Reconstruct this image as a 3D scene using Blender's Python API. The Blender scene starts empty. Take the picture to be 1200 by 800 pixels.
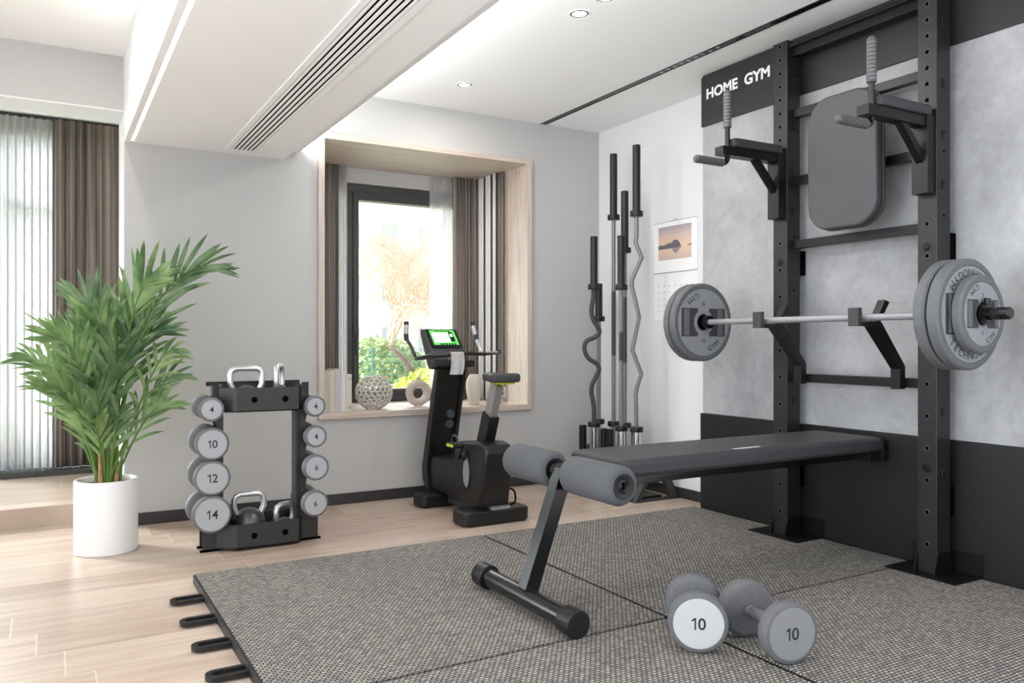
import bpy, bmesh, math, random
from mathutils import Vector, Matrix
PI = math.pi
rnd = random.Random(7)
scene = bpy.context.scene
col = scene.collection

# ------------------------------------------------------------------ materials
def lin(c):
    return tuple(((v/255)/12.92 if v/255 <= .04045 else (((v/255)+.055)/1.055)**2.4) for v in c)
def rgba(c): return (*lin(c), 1)
def newmat(name):
    m = bpy.data.materials.new(name); m.use_nodes = True
    nt = m.node_tree; b = nt.nodes['Principled BSDF']
    return m, nt, b
def N(nt, t, **kw):
    n = nt.nodes.new(t)
    for k, v in kw.items(): setattr(n, k, v)
    return n
def mat(name, c, rough=.5, metal=0, bump=0, bscale=60, var=0, vscale=8, spec=.5, coat=0, sheen=0):
    m, nt, b = newmat(name)
    b.inputs['Base Color'].default_value = rgba(c)
    b.inputs['Roughness'].default_value = rough
    b.inputs['Metallic'].default_value = metal
    b.inputs['Specular IOR Level'].default_value = spec
    b.inputs['Coat Weight'].default_value = coat
    tc = N(nt, 'ShaderNodeTexCoord')
    if var:
        no = N(nt, 'ShaderNodeTexNoise'); no.inputs['Scale'].default_value = vscale; no.inputs['Detail'].default_value = 5
        nt.links.new(tc.outputs['Object'], no.inputs['Vector'])
        mr = N(nt, 'ShaderNodeMapRange'); mr.inputs['From Min'].default_value = .3; mr.inputs['From Max'].default_value = .7
        mr.inputs['To Min'].default_value = 1-var; mr.inputs['To Max'].default_value = 1+var
        nt.links.new(no.outputs['Fac'], mr.inputs['Value'])
        mx = N(nt, 'ShaderNodeVectorMath', operation='SCALE'); mx.inputs[0].default_value = lin(c)
        nt.links.new(mr.outputs['Result'], mx.inputs['Scale']); nt.links.new(mx.outputs['Vector'], b.inputs['Base Color'])
    if bump:
        no = N(nt, 'ShaderNodeTexNoise'); no.inputs['Scale'].default_value = bscale; no.inputs['Detail'].default_value = 4
        nt.links.new(tc.outputs['Object'], no.inputs['Vector'])
        bp = N(nt, 'ShaderNodeBump'); bp.inputs['Strength'].default_value = bump; bp.inputs['Distance'].default_value = .004
        nt.links.new(no.outputs['Fac'], bp.inputs['Height']); nt.links.new(bp.outputs['Normal'], b.inputs['Normal'])
    return m
def emat(name, c, s):
    m, nt, b = newmat(name)
    b.inputs['Base Color'].default_value = rgba(c); b.inputs['Emission Color'].default_value = rgba(c)
    b.inputs['Emission Strength'].default_value = s
    return m

def wood_floor(name, c1, c2, plank=.24, length=1.13, shift=.354, seam=.0025):
    m, nt, b = newmat(name); L = nt.links.new
    geo = N(nt, 'ShaderNodeNewGeometry'); sp = N(nt, 'ShaderNodeSeparateXYZ'); L(geo.outputs['Position'], sp.inputs[0])
    def M(op, a, bb=None):
        n = N(nt, 'ShaderNodeMath', operation=op)
        for i, v in enumerate((a, bb)):
            if v is None: continue
            if isinstance(v, (int, float)): n.inputs[i].default_value = v
            else: L(v, n.inputs[i])
        return n.outputs[0]
    yr = M('DIVIDE', M('ADD', sp.outputs['Y'], .145), plank)
    row = M('FLOOR', yr); fy = M('FRACT', yr)
    xs = M('DIVIDE', M('ADD', sp.outputs['X'], M('ADD', M('MULTIPLY', row, shift*plank), .12 - 15*shift*plank + 20*length)), length)
    ci = M('FLOOR', xs); fx = M('FRACT', xs)
    # seams
    dy = M('MULTIPLY', M('MINIMUM', fy, M('SUBTRACT', 1, fy)), plank)
    dx = M('MULTIPLY', M('MINIMUM', fx, M('SUBTRACT', 1, fx)), length)
    s1 = M('LESS_THAN', dy, seam*.5); s2 = M('LESS_THAN', dx, seam)
    cb = N(nt, 'ShaderNodeCombineXYZ'); L(row, cb.inputs[0]); L(ci, cb.inputs[1])
    wn = N(nt, 'ShaderNodeTexWhiteNoise', noise_dimensions='3D'); L(cb.outputs[0], wn.inputs['Vector'])
    # grain
    mp = N(nt, 'ShaderNodeMapping'); mp.inputs['Scale'].default_value = (.9, 11, 1)
    L(geo.outputs['Position'], mp.inputs['Vector'])
    off = N(nt, 'ShaderNodeVectorMath', operation='ADD'); L(mp.outputs[0], off.inputs[0])
    sc = N(nt, 'ShaderNodeVectorMath', operation='SCALE'); L(wn.outputs['Color'], sc.inputs[0]); sc.inputs['Scale'].default_value = 9
    L(sc.outputs[0], off.inputs[1])
    no = N(nt, 'ShaderNodeTexNoise'); no.inputs['Scale'].default_value = 2.2; no.inputs['Detail'].default_value = 7; no.inputs['Roughness'].default_value = .6
    L(off.outputs[0], no.inputs['Vector'])
    f = M('ADD', M('MULTIPLY', M('SUBTRACT', no.outputs['Fac'], .5), 2.0), M('MULTIPLY', wn.outputs['Value'], .55))
    f = M('ADD', f, .2)
    mix = N(nt, 'ShaderNodeMix', data_type='RGBA'); mix.inputs['A'].default_value = rgba(c1); mix.inputs['B'].default_value = rgba(c2)
    mix.clamp_factor = True
    L(f, mix.inputs['Factor'])
    mix2 = N(nt, 'ShaderNodeMix', data_type='RGBA'); L(mix.outputs['Result'], mix2.inputs['A']); mix2.inputs['B'].default_value = rgba((150, 128, 112))
    L(M('MULTIPLY', s1, .30), mix2.inputs['Factor'])
    mix3 = N(nt, 'ShaderNodeMix', data_type='RGBA'); L(mix2.outputs['Result'], mix3.inputs['A']); mix3.inputs['B'].default_value = rgba((232, 220, 208))
    L(M('MULTIPLY', s2, .55), mix3.inputs['Factor'])
    L(mix3.outputs['Result'], b.inputs['Base Color'])
    b.inputs['Roughness'].default_value = .32
    b.inputs['Specular IOR Level'].default_value = .45
    bp = N(nt, 'ShaderNodeBump'); bp.inputs['Strength'].default_value = .25; bp.inputs['Distance'].default_value = .002
    L(M('SUBTRACT', M('MULTIPLY', no.outputs['Fac'], .35), M('MAXIMUM', s1, s2)), bp.inputs['Height']); L(bp.outputs['Normal'], b.inputs['Normal'])
    return m
def wood(name, c1, c2, scale=(30, 3, 3), rough=.45):
    m, nt, b = newmat(name); L = nt.links.new
    tc = N(nt, 'ShaderNodeTexCoord'); mp = N(nt, 'ShaderNodeMapping'); mp.inputs['Scale'].default_value = scale
    L(tc.outputs['Object'], mp.inputs['Vector'])
    no = N(nt, 'ShaderNodeTexNoise'); no.inputs['Scale'].default_value = 2; no.inputs['Detail'].default_value = 6; L(mp.outputs[0], no.inputs['Vector'])
    cr = N(nt, 'ShaderNodeValToRGB'); cr.color_ramp.elements[0].position = .3; cr.color_ramp.elements[1].position = .7
    cr.color_ramp.elements[0].color = rgba(c1); cr.color_ramp.elements[1].color = rgba(c2)
    L(no.outputs['Fac'], cr.inputs[0]); L(cr.outputs[0], b.inputs['Base Color']); b.inputs['Roughness'].default_value = rough
    return m
def concrete(name):
    m, nt, b = newmat(name); L = nt.links.new
    tc = N(nt, 'ShaderNodeTexCoord')
    n1 = N(nt, 'ShaderNodeTexNoise'); n1.inputs['Scale'].default_value = 1.6; n1.inputs['Detail'].default_value = 9; n1.inputs['Roughness'].default_value = .65; n1.inputs['Distortion'].default_value = .6
    n2 = N(nt, 'ShaderNodeTexNoise'); n2.inputs['Scale'].default_value = 26; n2.inputs['Detail'].default_value = 8
    for n in (n1, n2): L(tc.outputs['Object'], n.inputs['Vector'])
    ad = N(nt, 'ShaderNodeMath', operation='MULTIPLY_ADD'); L(n2.outputs['Fac'], ad.inputs[0]); ad.inputs[1].default_value = .25; L(n1.outputs['Fac'], ad.inputs[2])
    cr = N(nt, 'ShaderNodeValToRGB'); e = cr.color_ramp.elements; e[0].position = .42; e[1].position = .82
    e[0].color = rgba((140, 141, 143)); e[1].color = rgba((180, 181, 183))
    L(ad.outputs[0], cr.inputs[0])
    # hairline scratches
    vo = N(nt, 'ShaderNodeTexVoronoi', feature='DISTANCE_TO_EDGE'); vo.inputs['Scale'].default_value = 1.3
    ds = N(nt, 'ShaderNodeVectorMath', operation='ADD'); L(tc.outputs['Object'], ds.inputs[0])
    n3 = N(nt, 'ShaderNodeTexNoise'); n3.inputs['Scale'].default_value = 3; L(tc.outputs['Object'], n3.inputs['Vector']); L(n3.outputs['Color'], ds.inputs[1])
    L(ds.outputs[0], vo.inputs['Vector'])
    lt = N(nt, 'ShaderNodeMapRange'); lt.inputs['From Max'].default_value = .006; lt.inputs['To Min'].default_value = .35; lt.inputs['To Max'].default_value = 0
    L(vo.outputs['Distance'], lt.inputs['Value'])
    mx = N(nt, 'ShaderNodeMix', data_type='RGBA'); L(lt.outputs['Result'], mx.inputs['Factor']); L(cr.outputs[0], mx.inputs['A']); mx.inputs['B'].default_value = rgba((140, 142, 145))
    L(mx.outputs['Result'], b.inputs['Base Color']); b.inputs['Roughness'].default_value = .55
    bp = N(nt, 'ShaderNodeBump'); bp.inputs['Strength'].default_value = .12; bp.inputs['Distance'].default_value = .003; L(n2.outputs['Fac'], bp.inputs['Height']); L(bp.outputs['Normal'], b.inputs['Normal'])
    return m
def woven(name):
    m, nt, b = newmat(name); L = nt.links.new
    geo = N(nt, 'ShaderNodeNewGeometry')
    mp = N(nt, 'ShaderNodeMapping'); mp.inputs['Rotation'].default_value = (0, 0, math.radians(0)); L(geo.outputs['Position'], mp.inputs['Vector'])
    br = N(nt, 'ShaderNodeTexBrick'); L(mp.outputs[0], br.inputs['Vector'])
    br.inputs['Scale'].default_value = 1; br.inputs['Brick Width'].default_value = .0200; br.inputs['Row Height'].default_value = .0135
    br.inputs['Mortar Size'].default_value = .0029; br.inputs['Mortar Smooth'].default_value = .5; br.offset = .5
    br.inputs['Color1'].default_value = rgba((215, 212, 204)); br.inputs['Color2'].default_value = rgba((168, 164, 166)); br.inputs['Mortar'].default_value = rgba((66, 63, 64))
    no = N(nt, 'ShaderNodeTexNoise'); no.inputs['Scale'].default_value = 95; no.inputs['Detail'].default_value = 2; L(geo.outputs['Position'], no.inputs['Vector'])
    cr = N(nt, 'ShaderNodeValToRGB'); e = cr.color_ramp.elements; e[0].position = .35; e[1].position = .65
    e[0].color = rgba((196, 193, 202)); e[1].color = rgba((238, 236, 208)); e.new(.5).color = rgba((218, 215, 213)); L(no.outputs['Fac'], cr.inputs[0])
    mx = N(nt, 'ShaderNodeMix', data_type='RGBA', blend_type='MULTIPLY'); mx.inputs['Factor'].default_value = 1; L(br.outputs['Color'], mx.inputs['A']); L(cr.outputs[0], mx.inputs['B'])
    L(mx.outputs['Result'], b.inputs['Base Color']); b.inputs['Roughness'].default_value = .75; b.inputs['Specular IOR Level'].default_value = .25
    inv = N(nt, 'ShaderNodeMath', operation='SUBTRACT'); inv.inputs[0].default_value = 1; L(br.outputs['Fac'], inv.inputs[1])
    bp = N(nt, 'ShaderNodeBump'); bp.inputs['Strength'].default_value = .8; bp.inputs['Distance'].default_value = .004; L(inv.outputs[0], bp.inputs['Height']); L(bp.outputs['Normal'], b.inputs['Normal'])
    return m
def sheer(name, c, transp):
    m, nt, b = newmat(name); L = nt.links.new
    out = nt.nodes['Material Output']
    tr = N(nt, 'ShaderNodeBsdfTransparent'); tl = N(nt, 'ShaderNodeBsdfTranslucent'); df = N(nt, 'ShaderNodeBsdfDiffuse')
    tl.inputs[0].default_value = rgba(c); df.inputs[0].default_value = rgba(c)
    m1 = N(nt, 'ShaderNodeMixShader'); m1.inputs[0].default_value = .5; L(df.outputs[0], m1.inputs[1]); L(tl.outputs[0], m1.inputs[2])
    m2 = N(nt, 'ShaderNodeMixShader'); m2.inputs[0].default_value = transp; L(m1.outputs[0], m2.inputs[1]); L(tr.outputs[0], m2.inputs[2])
    L(m2.outputs[0], out.inputs['Surface']); return m
def glass(name):
    m, nt, b = newmat(name); L = nt.links.new
    out = nt.nodes['Material Output']
    tr = N(nt, 'ShaderNodeBsdfTransparent'); tr.inputs[0].default_value = (.96, .98, .97, 1)
    gl = N(nt, 'ShaderNodeBsdfGlossy'); gl.inputs['Roughness'].default_value = .02
    mx = N(nt, 'ShaderNodeMixShader'); mx.inputs[0].default_value = .04; L(tr.outputs[0], mx.inputs[1]); L(gl.outputs[0], mx.inputs[2])
    L(mx.outputs[0], out.inputs['Surface']); return m
def leafmat(name, c1, c2):
    m, nt, b = newmat(name); L = nt.links.new
    tc = N(nt, 'ShaderNodeTexCoord')
    no = N(nt, 'ShaderNodeTexNoise'); no.inputs['Scale'].default_value = 9; no.inputs['Detail'].default_value = 2
    L(tc.outputs['Object'], no.inputs['Vector'])
    cr = N(nt, 'ShaderNodeValToRGB'); e = cr.color_ramp.elements; e[0].position = .35; e[1].position = .65; e[0].color = rgba(c1); e[1].color = rgba(c2)
    L(no.outputs['Fac'], cr.inputs[0]); L(cr.outputs[0], b.inputs['Base Color'])
    b.inputs['Roughness'].default_value = .42
    tl = N(nt, 'ShaderNodeBsdfTranslucent'); L(cr.outputs[0], tl.inputs[0])
    mx = N(nt, 'ShaderNodeMixShader'); mx.inputs[0].default_value = .25; out = nt.nodes['Material Output']
    L(b.outputs[0], mx.inputs[1]); L(tl.outputs[0], mx.inputs[2]); L(mx.outputs[0], out.inputs['Surface']); return m
def striped(name, c1, c2, scale, axis='X'):
    m, nt, b = newmat(name); L = nt.links.new
    tc = N(nt, 'ShaderNodeTexCoord'); mp = N(nt, 'ShaderNodeMapping'); mp.inputs['Scale'].default_value = (scale, scale, .6)
    L(tc.outputs['Object'], mp.inputs['Vector'])
    no = N(nt, 'ShaderNodeTexNoise'); no.inputs['Scale'].default_value = 1; no.inputs['Detail'].default_value = 4; L(mp.outputs[0], no.inputs['Vector'])
    cr = N(nt, 'ShaderNodeValToRGB'); e = cr.color_ramp.elements; e[0].position = .35; e[1].position = .65; e[0].color = rgba(c1); e[1].color = rgba(c2)
    L(no.outputs['Fac'], cr.inputs[0]); L(cr.outputs[0], b.inputs['Base Color']); b.inputs['Roughness'].default_value = .9; b.inputs['Specular IOR Level'].default_value = .1
    return m
def sunset(name):
    m, nt, b = newmat(name); L = nt.links.new
    tc = N(nt, 'ShaderNodeTexCoord'); sp = N(nt, 'ShaderNodeSeparateXYZ'); L(tc.outputs['Generated'], sp.inputs[0])
    cr = N(nt, 'ShaderNodeValToRGB'); e = cr.color_ramp.elements
    e[0].position = 0; e[0].color = rgba((205, 180, 165)); e[1].position = 1; e[1].color = rgba((170, 160, 170))
    e.new(.25).color = rgba((222, 196, 176)); e.new(.4).color = rgba((232, 196, 168)); e.new(.7).color = rgba((215, 190, 180))
    L(sp.outputs['Z'], cr.inputs[0]); L(cr.outputs[0], b.inputs['Base Color']); b.inputs['Roughness'].default_value = .35
    return m

WALL = mat('wall_paint_grey', (193, 192, 190), .75, bump=.03, bscale=300)
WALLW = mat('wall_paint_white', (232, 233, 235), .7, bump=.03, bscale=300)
CEIL = mat('ceiling_paint', (250, 250, 250), .8)
BASEB = mat('baseboard_dark', (52, 50, 50), .4)
FLOOR = wood_floor('oak_plank_floor', (176, 153, 136), (214, 195, 178))
STEPW = wood_floor('oak_plank_platform', (168, 148, 132), (204, 186, 170))
BAYW = wood('bay_light_oak', (188, 170, 156), (216, 202, 190), (26, 26, 1.6))
BAYH = wood('bay_light_oak_horizontal', (188, 170, 156), (216, 202, 190), (1.6, 26, 26))
CONC = concrete('concrete_board')
BLKP = mat('black_board', (24, 25, 26), .42, spec=.45)
SIGNM = mat('sign_board_black', (32, 33, 35), .5)
WHT = mat('white_letter', (240, 240, 240), .5)
BLKM = mat('black_powder_metal', (13, 13, 14), .36, spec=.38, var=.25, vscale=40)
BLKE = mat('worn_metal_edge', (92, 92, 92), .45, .3)
BLKG = mat('gloss_black_tube', (11, 11, 12), .22, spec=.7, var=.2, vscale=50)
BLK = mat('deep_black', (4, 4, 4), .8, spec=.05)
POSTM = mat('black_post_metal', (30, 30, 31), .38, spec=.5, var=.2, vscale=30)
BASEP = mat('black_plate_metal', (10, 10, 10), .5, spec=.3)
RUBB = mat('black_rubber', (15, 15, 15), .42)
GREYF = mat('grey_foam', (86, 88, 91), .85, bump=.25, bscale=500)
GRIPM = mat('grey_grip_rubber', (84, 84, 86), .7)
GRIPL = mat('pale_grip_ring', (158, 158, 160), .6)
PADM = mat('charcoal_vinyl', (56, 57, 59), .5, bump=.06, bscale=700)
PADG = mat('grey_vinyl_pad', (66, 68, 70), .55, bump=.06, bscale=700)
PLATE = mat('grey_plate_rubber', (98, 100, 102), .6, var=.06, vscale=60)
PLATEF = mat('grey_plate_face', (142, 144, 147), .6, var=.04, vscale=60)
PLATED = mat('plate_window_dark', (62, 62, 62), .6)
DKTXT = mat('dark_letter', (34, 34, 36), .6)
STEEL = mat('brushed_steel_bar', (160, 161, 164), .5, .4)
CHROME = mat('chrome', (205, 206, 208), .18, 1)
STEELW = mat('polished_handle', (214, 214, 216), .28, .75)
DBR = mat('dumbbell_rubber', (106, 108, 110), .6, var=.05, vscale=80)
DBF = mat('dumbbell_face', (168, 170, 173), .45)
DBF2 = mat('dumbbell_face_grey', (134, 135, 136), .45)
DBHEAD = mat('dumbbell_grey_head', (98, 99, 101), .65, var=.08, vscale=80)
KBM = mat('kettlebell_iron', (92, 94, 97), .35, .7)
RACKM = mat('charcoal_rack_metal', (44, 43, 43), .42, spec=.5)
RACKD = mat('charcoal_rack_edge', (20, 20, 20), .45)
BIKE = mat('bike_black_plastic', (20, 20, 21), .42)
BIKED = mat('bike_inner_black', (14, 14, 14), .5)
BIKEG = mat('bike_grey_plastic', (58, 59, 61), .5)
SILV = mat('silver_metal', (188, 190, 192), .3, .8)
YEL = mat('yellow_green_accent', (196, 204, 40), .5)
SCR = emat('screen_green', (70, 176, 66), .9)
SCRW = emat('screen_white', (235, 245, 235), 1.3)
SCRB = mat('screen_bezel', (12, 14, 13), .2)
TOWEL = mat('towel_cloth', (186, 184, 182), .95, bump=.5, bscale=900)
POTM = mat('white_ceramic', (238, 236, 234), .35)
SOIL = mat('potting_soil', (96, 82, 66), .95, bump=1, bscale=120, var=.4, vscale=60)
LEAF = leafmat('palm_leaf', (86, 122, 70), (150, 180, 118))
LEAF2 = leafmat('palm_leaf_dark', (70, 102, 66), (122, 152, 106))
LEAFP = leafmat('palm_leaf_pale', (196, 190, 176), (214, 200, 190))
STEM = mat('palm_stem', (92, 126, 52), .5)
STEMR = mat('palm_stem_reddish', (176, 124, 96), .6, var=.2, vscale=30)
CURT = striped('taupe_curtain', (112, 103, 97), (164, 154, 146), 45)
SHEER = sheer('sheer_voile', (242, 242, 243), .12)
SHEERT = sheer('thin_sheer_voile', (246, 246, 246), .68)
SHEERW = striped('white_voile_fold', (222, 222, 222), (240, 240, 240), 60)
WFR = mat('window_frame_dark', (64, 65, 64), .4)
GLASS = glass('window_glass')
VASE = mat('cream_ceramic', (214, 202, 190), .8, bump=.15, bscale=200)
VASE2 = mat('pale_ceramic', (206, 200, 192), .8, bump=.1, bscale=200)
PAPER = mat('calendar_paper', (244, 244, 244), .7)
SUNSET = sunset('calendar_sunset_print')
ISL = mat('print_island', (108, 104, 108), .5)
LED = emat('led_strip', (255, 248, 238), .9)
LAMPE = emat('downlight_lens', (255, 250, 240), 2.2)
WOVEN = woven('woven_mat')
MATE = mat('mat_edge_rubber', (16, 16, 15), .55)
BOOKM = [mat('book_cover_%s' % n, c, .7) for n, c in (('taupe', (196, 188, 178)), ('cream', (206, 198, 180)), ('mauve', (196, 190, 190)), ('white', (214, 212, 214)), ('sand', (208, 200, 186)))]
PAGES = mat('book_pages', (232, 228, 218), .9)
TAN = mat('tan_mark', (190, 160, 130), .8)
PAMP = mat('pampas_plume', (240, 226, 214), .9)
EXTB = mat('exterior_render_pale', (236, 232, 228), .9)
EXTB2 = mat('exterior_render_tan', (220, 206, 192), .9)
EXTG = mat('exterior_pane', (184, 187, 192), .3)
GRASS = mat('grass', (178, 184, 152), 1, var=.3, vscale=3)
BARK = mat('pale_bark', (214, 186, 170), .9)
SHRB = leafmat('shrub_leaf', (128, 150, 104), (188, 200, 140))
SHRY = leafmat('shrub_leaf_yellow', (150, 164, 44), (206, 206, 90))
TEAL = mat('teal_fence_wire', (86, 140, 132), .6)

# ------------------------------------------------------------------ mesh builder
class MB:
    def __init__(s): s.bm = bmesh.new(); s.mi = 0; s.wn = False
    def _fin(s, faces):
        for f in faces: f.material_index = s.mi
    def box(s, x0, x1, y0, y1, z0, z1, bev=0, seg=2, M=None):
        s.wn = True
        vs = [s.bm.verts.new(p) for p in ((x0,y0,z0),(x1,y0,z0),(x1,y1,z0),(x0,y1,z0),(x0,y0,z1),(x1,y0,z1),(x1,y1,z1),(x0,y1,z1))]
        fs = [s.bm.faces.new([vs[i] for i in q]) for q in ((0,3,2,1),(4,5,6,7),(0,1,5,4),(1,2,6,5),(2,3,7,6),(3,0,4,7))]
        s._fin(fs)
        if M is not None:
            for v in vs: v.co = M @ v.co
        if bev:
            es = list({e for f in fs for e in f.edges})
            r = bmesh.ops.bevel(s.bm, geom=es, offset=bev, segments=seg, profile=.5, affect='EDGES')
            s._fin(r['faces'])
    def prism(s, pts, axis, a, b, bev=0, M=None, seg=2):
        s.wn = True
        # pts 2D polygon; axis 'x': pts=(y,z); 'y': pts=(x,z); 'z': pts=(x,y)
        def mk(p, t): return {'x': (t, p[0], p[1]), 'y': (p[0], t, p[1]), 'z': (p[0], p[1], t)}[axis]
        A = [s.bm.verts.new(mk(p, a)) for p in pts]; B = [s.bm.verts.new(mk(p, b)) for p in pts]
        n = len(pts); fs = [s.bm.faces.new(A), s.bm.faces.new(B[::-1])]
        for i in range(n): fs.append(s.bm.faces.new((A[i], B[i], B[(i+1) % n], A[(i+1) % n])))
        s._fin(fs)
        if M is not None:
            for v in A+B: v.co = M @ v.co
        bmesh.ops.recalc_face_normals(s.bm, faces=fs)
        if bev:
            es = list(set(fs[0].edges) | set(fs[1].edges))
            r = bmesh.ops.bevel(s.bm, geom=es, offset=bev, segments=seg, profile=.5, affect='EDGES'); s._fin(r['faces'])
    def tube(s, pts, r, n=12, cap=True, closed=False):
        pts = [Vector(p) for p in pts]; m = len(pts)
        rs = r if isinstance(r, (list, tuple)) else [r]*m
        rings = []; up = None
        for i, p in enumerate(pts):
            if closed: d = pts[(i+1) % m] - pts[i-1]
            else: d = (pts[min(i+1, m-1)] - pts[max(i-1, 0)])
            d.normalize()
            if up is None:
                up = Vector((0, 0, 1)) if abs(d.z) < .9 else Vector((1, 0, 0))
            u = (up - d*up.dot(d))
            if u.length < 1e-5: u = d.orthogonal()
            u.normalize(); w = d.cross(u); up = u
            rings.append([s.bm.verts.new(p + (u*math.cos(2*PI*k/n) + w*math.sin(2*PI*k/n))*rs[i]) for k in range(n)])
        fs = []
        for i in range(m if closed else m-1):
            a, b = rings[i], rings[(i+1) % m]
            for k in range(n): fs.append(s.bm.faces.new((a[k], a[(k+1) % n], b[(k+1) % n], b[k])))
        if cap and not closed:
            fs.append(s.bm.faces.new(rings[0][::-1])); fs.append(s.bm.faces.new(rings[-1]))
        s._fin(fs)
    def cyl(s, p, q, r, n=24): s.tube([p, q], r, n)
    def lathe(s, prof, origin=(0,0,0), axis='z', n=48, closed=False):
        # prof list (r, h); r==0 allowed at the ends
        o = Vector(origin); rings = []
        def P(r, h, a):
            c, q = r*math.cos(a), r*math.sin(a)
            return o + {'z': Vector((c, q, h)), 'y': Vector((c, h, q)), 'x': Vector((h, c, q))}[axis]
        for r, h in prof:
            if r < 1e-6: rings.append([s.bm.verts.new(P(0, h, 0))])
            else: rings.append([s.bm.verts.new(P(r, h, 2*PI*k/n)) for k in range(n)])
        fs = []
        idx = range(len(rings) if closed else len(rings)-1)
        for i in idx:
            a, b = rings[i], rings[(i+1) % len(rings)]
            for k in range(n):
                k2 = (k+1) % n
                if len(a) == 1 and len(b) == 1: continue
                if len(a) == 1: fs.append(s.bm.faces.new((a[0], b[k2], b[k])))
                elif len(b) == 1: fs.append(s.bm.faces.new((a[k], a[k2], b[0])))
                else: fs.append(s.bm.faces.new((a[k], a[k2], b[k2], b[k])))
        s._fin(fs); bmesh.ops.recalc_face_normals(s.bm, faces=fs)
    def grid(s, P, nu, nv):
        V = [[s.bm.verts.new(P(i/nu, j/nv)) for j in range(nv+1)] for i in range(nu+1)]
        s._fin([s.bm.faces.new((V[i][j], V[i+1][j], V[i+1][j+1], V[i][j+1])) for i in range(nu) for j in range(nv)])

def obj(name, mb, mats, parent=None, loc=None, rot=None, sharp=.6, local=False):
    """Links one mesh object. Geometry given in world coordinates unless local; a parent's base point is subtracted."""
    bm = mb.bm
    base = Vector((0, 0, 0))
    if parent is not None and not local:
        p = parent
        while p is not None: base += p.location; p = p.parent
    if base.length: bmesh.ops.translate(bm, verts=bm.verts, vec=-base)
    bm.normal_update()
    for f in bm.faces: f.smooth = True
    for e in bm.edges:
        if len(e.link_faces) == 2:
            try: e.smooth = e.calc_face_angle() < sharp
            except ValueError: pass
    me = bpy.data.meshes.new(name); bm.to_mesh(me); bm.free()
    for m in (mats if isinstance(mats, (list, tuple)) else [mats]): me.materials.append(m)
    o = bpy.data.objects.new(name, me); col.objects.link(o)
    if parent is not None: o.parent = parent
    if mb.wn:
        wm = o.modifiers.new('crisp_normals', 'WEIGHTED_NORMAL'); wm.keep_sharp = True; wm.weight = 80
    if loc: o.location = loc
    if rot: o.rotation_euler = rot
    return o
def thing(name, label, cat, loc=(0,0,0), group=None, rotz=0):
    o = bpy.data.objects.new(name, None); col.objects.link(o); o.location = loc; o.rotation_euler = (0, 0, rotz)
    o.empty_display_size = .05; o['label'] = label; o['category'] = cat
    if group: o['group'] = group
    return o
def tag(o, label, cat, group=None):
    o['label'] = label; o['category'] = cat
    if group: o['group'] = group
    return o
def struct(name, mb, mats, parent=None):
    o = obj(name, mb, mats, parent)
    if parent is None: o['kind'] = 'structure'
    return o
def dup(root, loc, label=None, group=None):
    r = root.copy(); col.objects.link(r); r.location = loc
    if label: r['label'] = label
    if group: r['group'] = group
    for ch in list(root.children):
        c = ch.copy(); col.objects.link(c); c.parent = r
        for g in ch.children:
            d = g.copy(); col.objects.link(d); d.parent = c
    return r
# text as mesh. frame: 'front' faces -Y, 'right' faces -X, 'up' faces +Z
def text_mesh(body, h=None, w=None, weight=0, ext=.0006):
    cu = bpy.data.curves.new('tmp', 'FONT'); cu.body = body; cu.size = 1; cu.extrude = .0; cu.offset = weight
    cu.resolution_u = 4
    t = bpy.data.objects.new('tmp', cu); col.objects.link(t)
    dg = bpy.context.evaluated_depsgraph_get(); me = bpy.data.meshes.new_from_object(t.evaluated_get(dg))
    bm = bmesh.new(); bm.from_mesh(me)
    bpy.data.objects.remove(t); bpy.data.curves.remove(cu); bpy.data.meshes.remove(me)
    xs = [v.co.x for v in bm.verts]; ys = [v.co.y for v in bm.verts]
    x0, x1, y0, y1 = min(xs), max(xs), min(ys), max(ys)
    sy = h/(y1-y0); sx = (w/(x1-x0)) if w else sy
    for v in bm.verts: v.co = Vector(((v.co.x-(x0+x1)/2)*sx, (v.co.y-(y0+y1)/2)*sy, 0))
    r = bmesh.ops.extrude_face_region(bm, geom=list(bm.faces))
    bmesh.ops.translate(bm, verts=[v for v in r['geom'] if isinstance(v, bmesh.types.BMVert)], vec=(0, 0, ext))
    bmesh.ops.recalc_face_normals(bm, faces=bm.faces)
    return bm
def num_mesh(body, h, weight=0):
    out = bmesh.new(); x = 0
    for c in body:
        if c == '1':
            bm = bmesh.new(); t = h*.13
            P = [(h*.26, 0), (h*.26+t, 0), (h*.26+t, h), (h*.26+t*.2, h), (0.02*h, h*.80), (0.02*h, h*.66), (h*.26, h*.80)]
            lo = [bm.verts.new((p[0], p[1]-h/2, 0)) for p in P]; hi = [bm.verts.new((p[0], p[1]-h/2, .0006)) for p in P]
            bm.faces.new(lo[::-1]); bm.faces.new(hi)
            for i in range(len(P)): bm.faces.new((lo[i], lo[(i+1) % len(P)], hi[(i+1) % len(P)], hi[i]))
            w = h*.26+t
        else:
            bm = text_mesh(c, h, weight=weight); xs = [v.co.x for v in bm.verts]; w = max(xs)-min(xs)
            for v in bm.verts: v.co.x += w/2
        for v in bm.verts: v.co.x += x
        x += w+h*.16
        me = bpy.data.meshes.new('t'); bm.to_mesh(me); bm.free(); out.from_mesh(me); bpy.data.meshes.remove(me)
    for v in out.verts: v.co.x -= (x-h*.16)/2
    return out
FR = {'front': Matrix(((1,0,0),(0,0,-1),(0,1,0))).to_4x4(), 'right': Matrix(((0,0,-1),(-1,0,0),(0,1,0))).to_4x4(), 'up': Matrix.Identity(4)}
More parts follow.
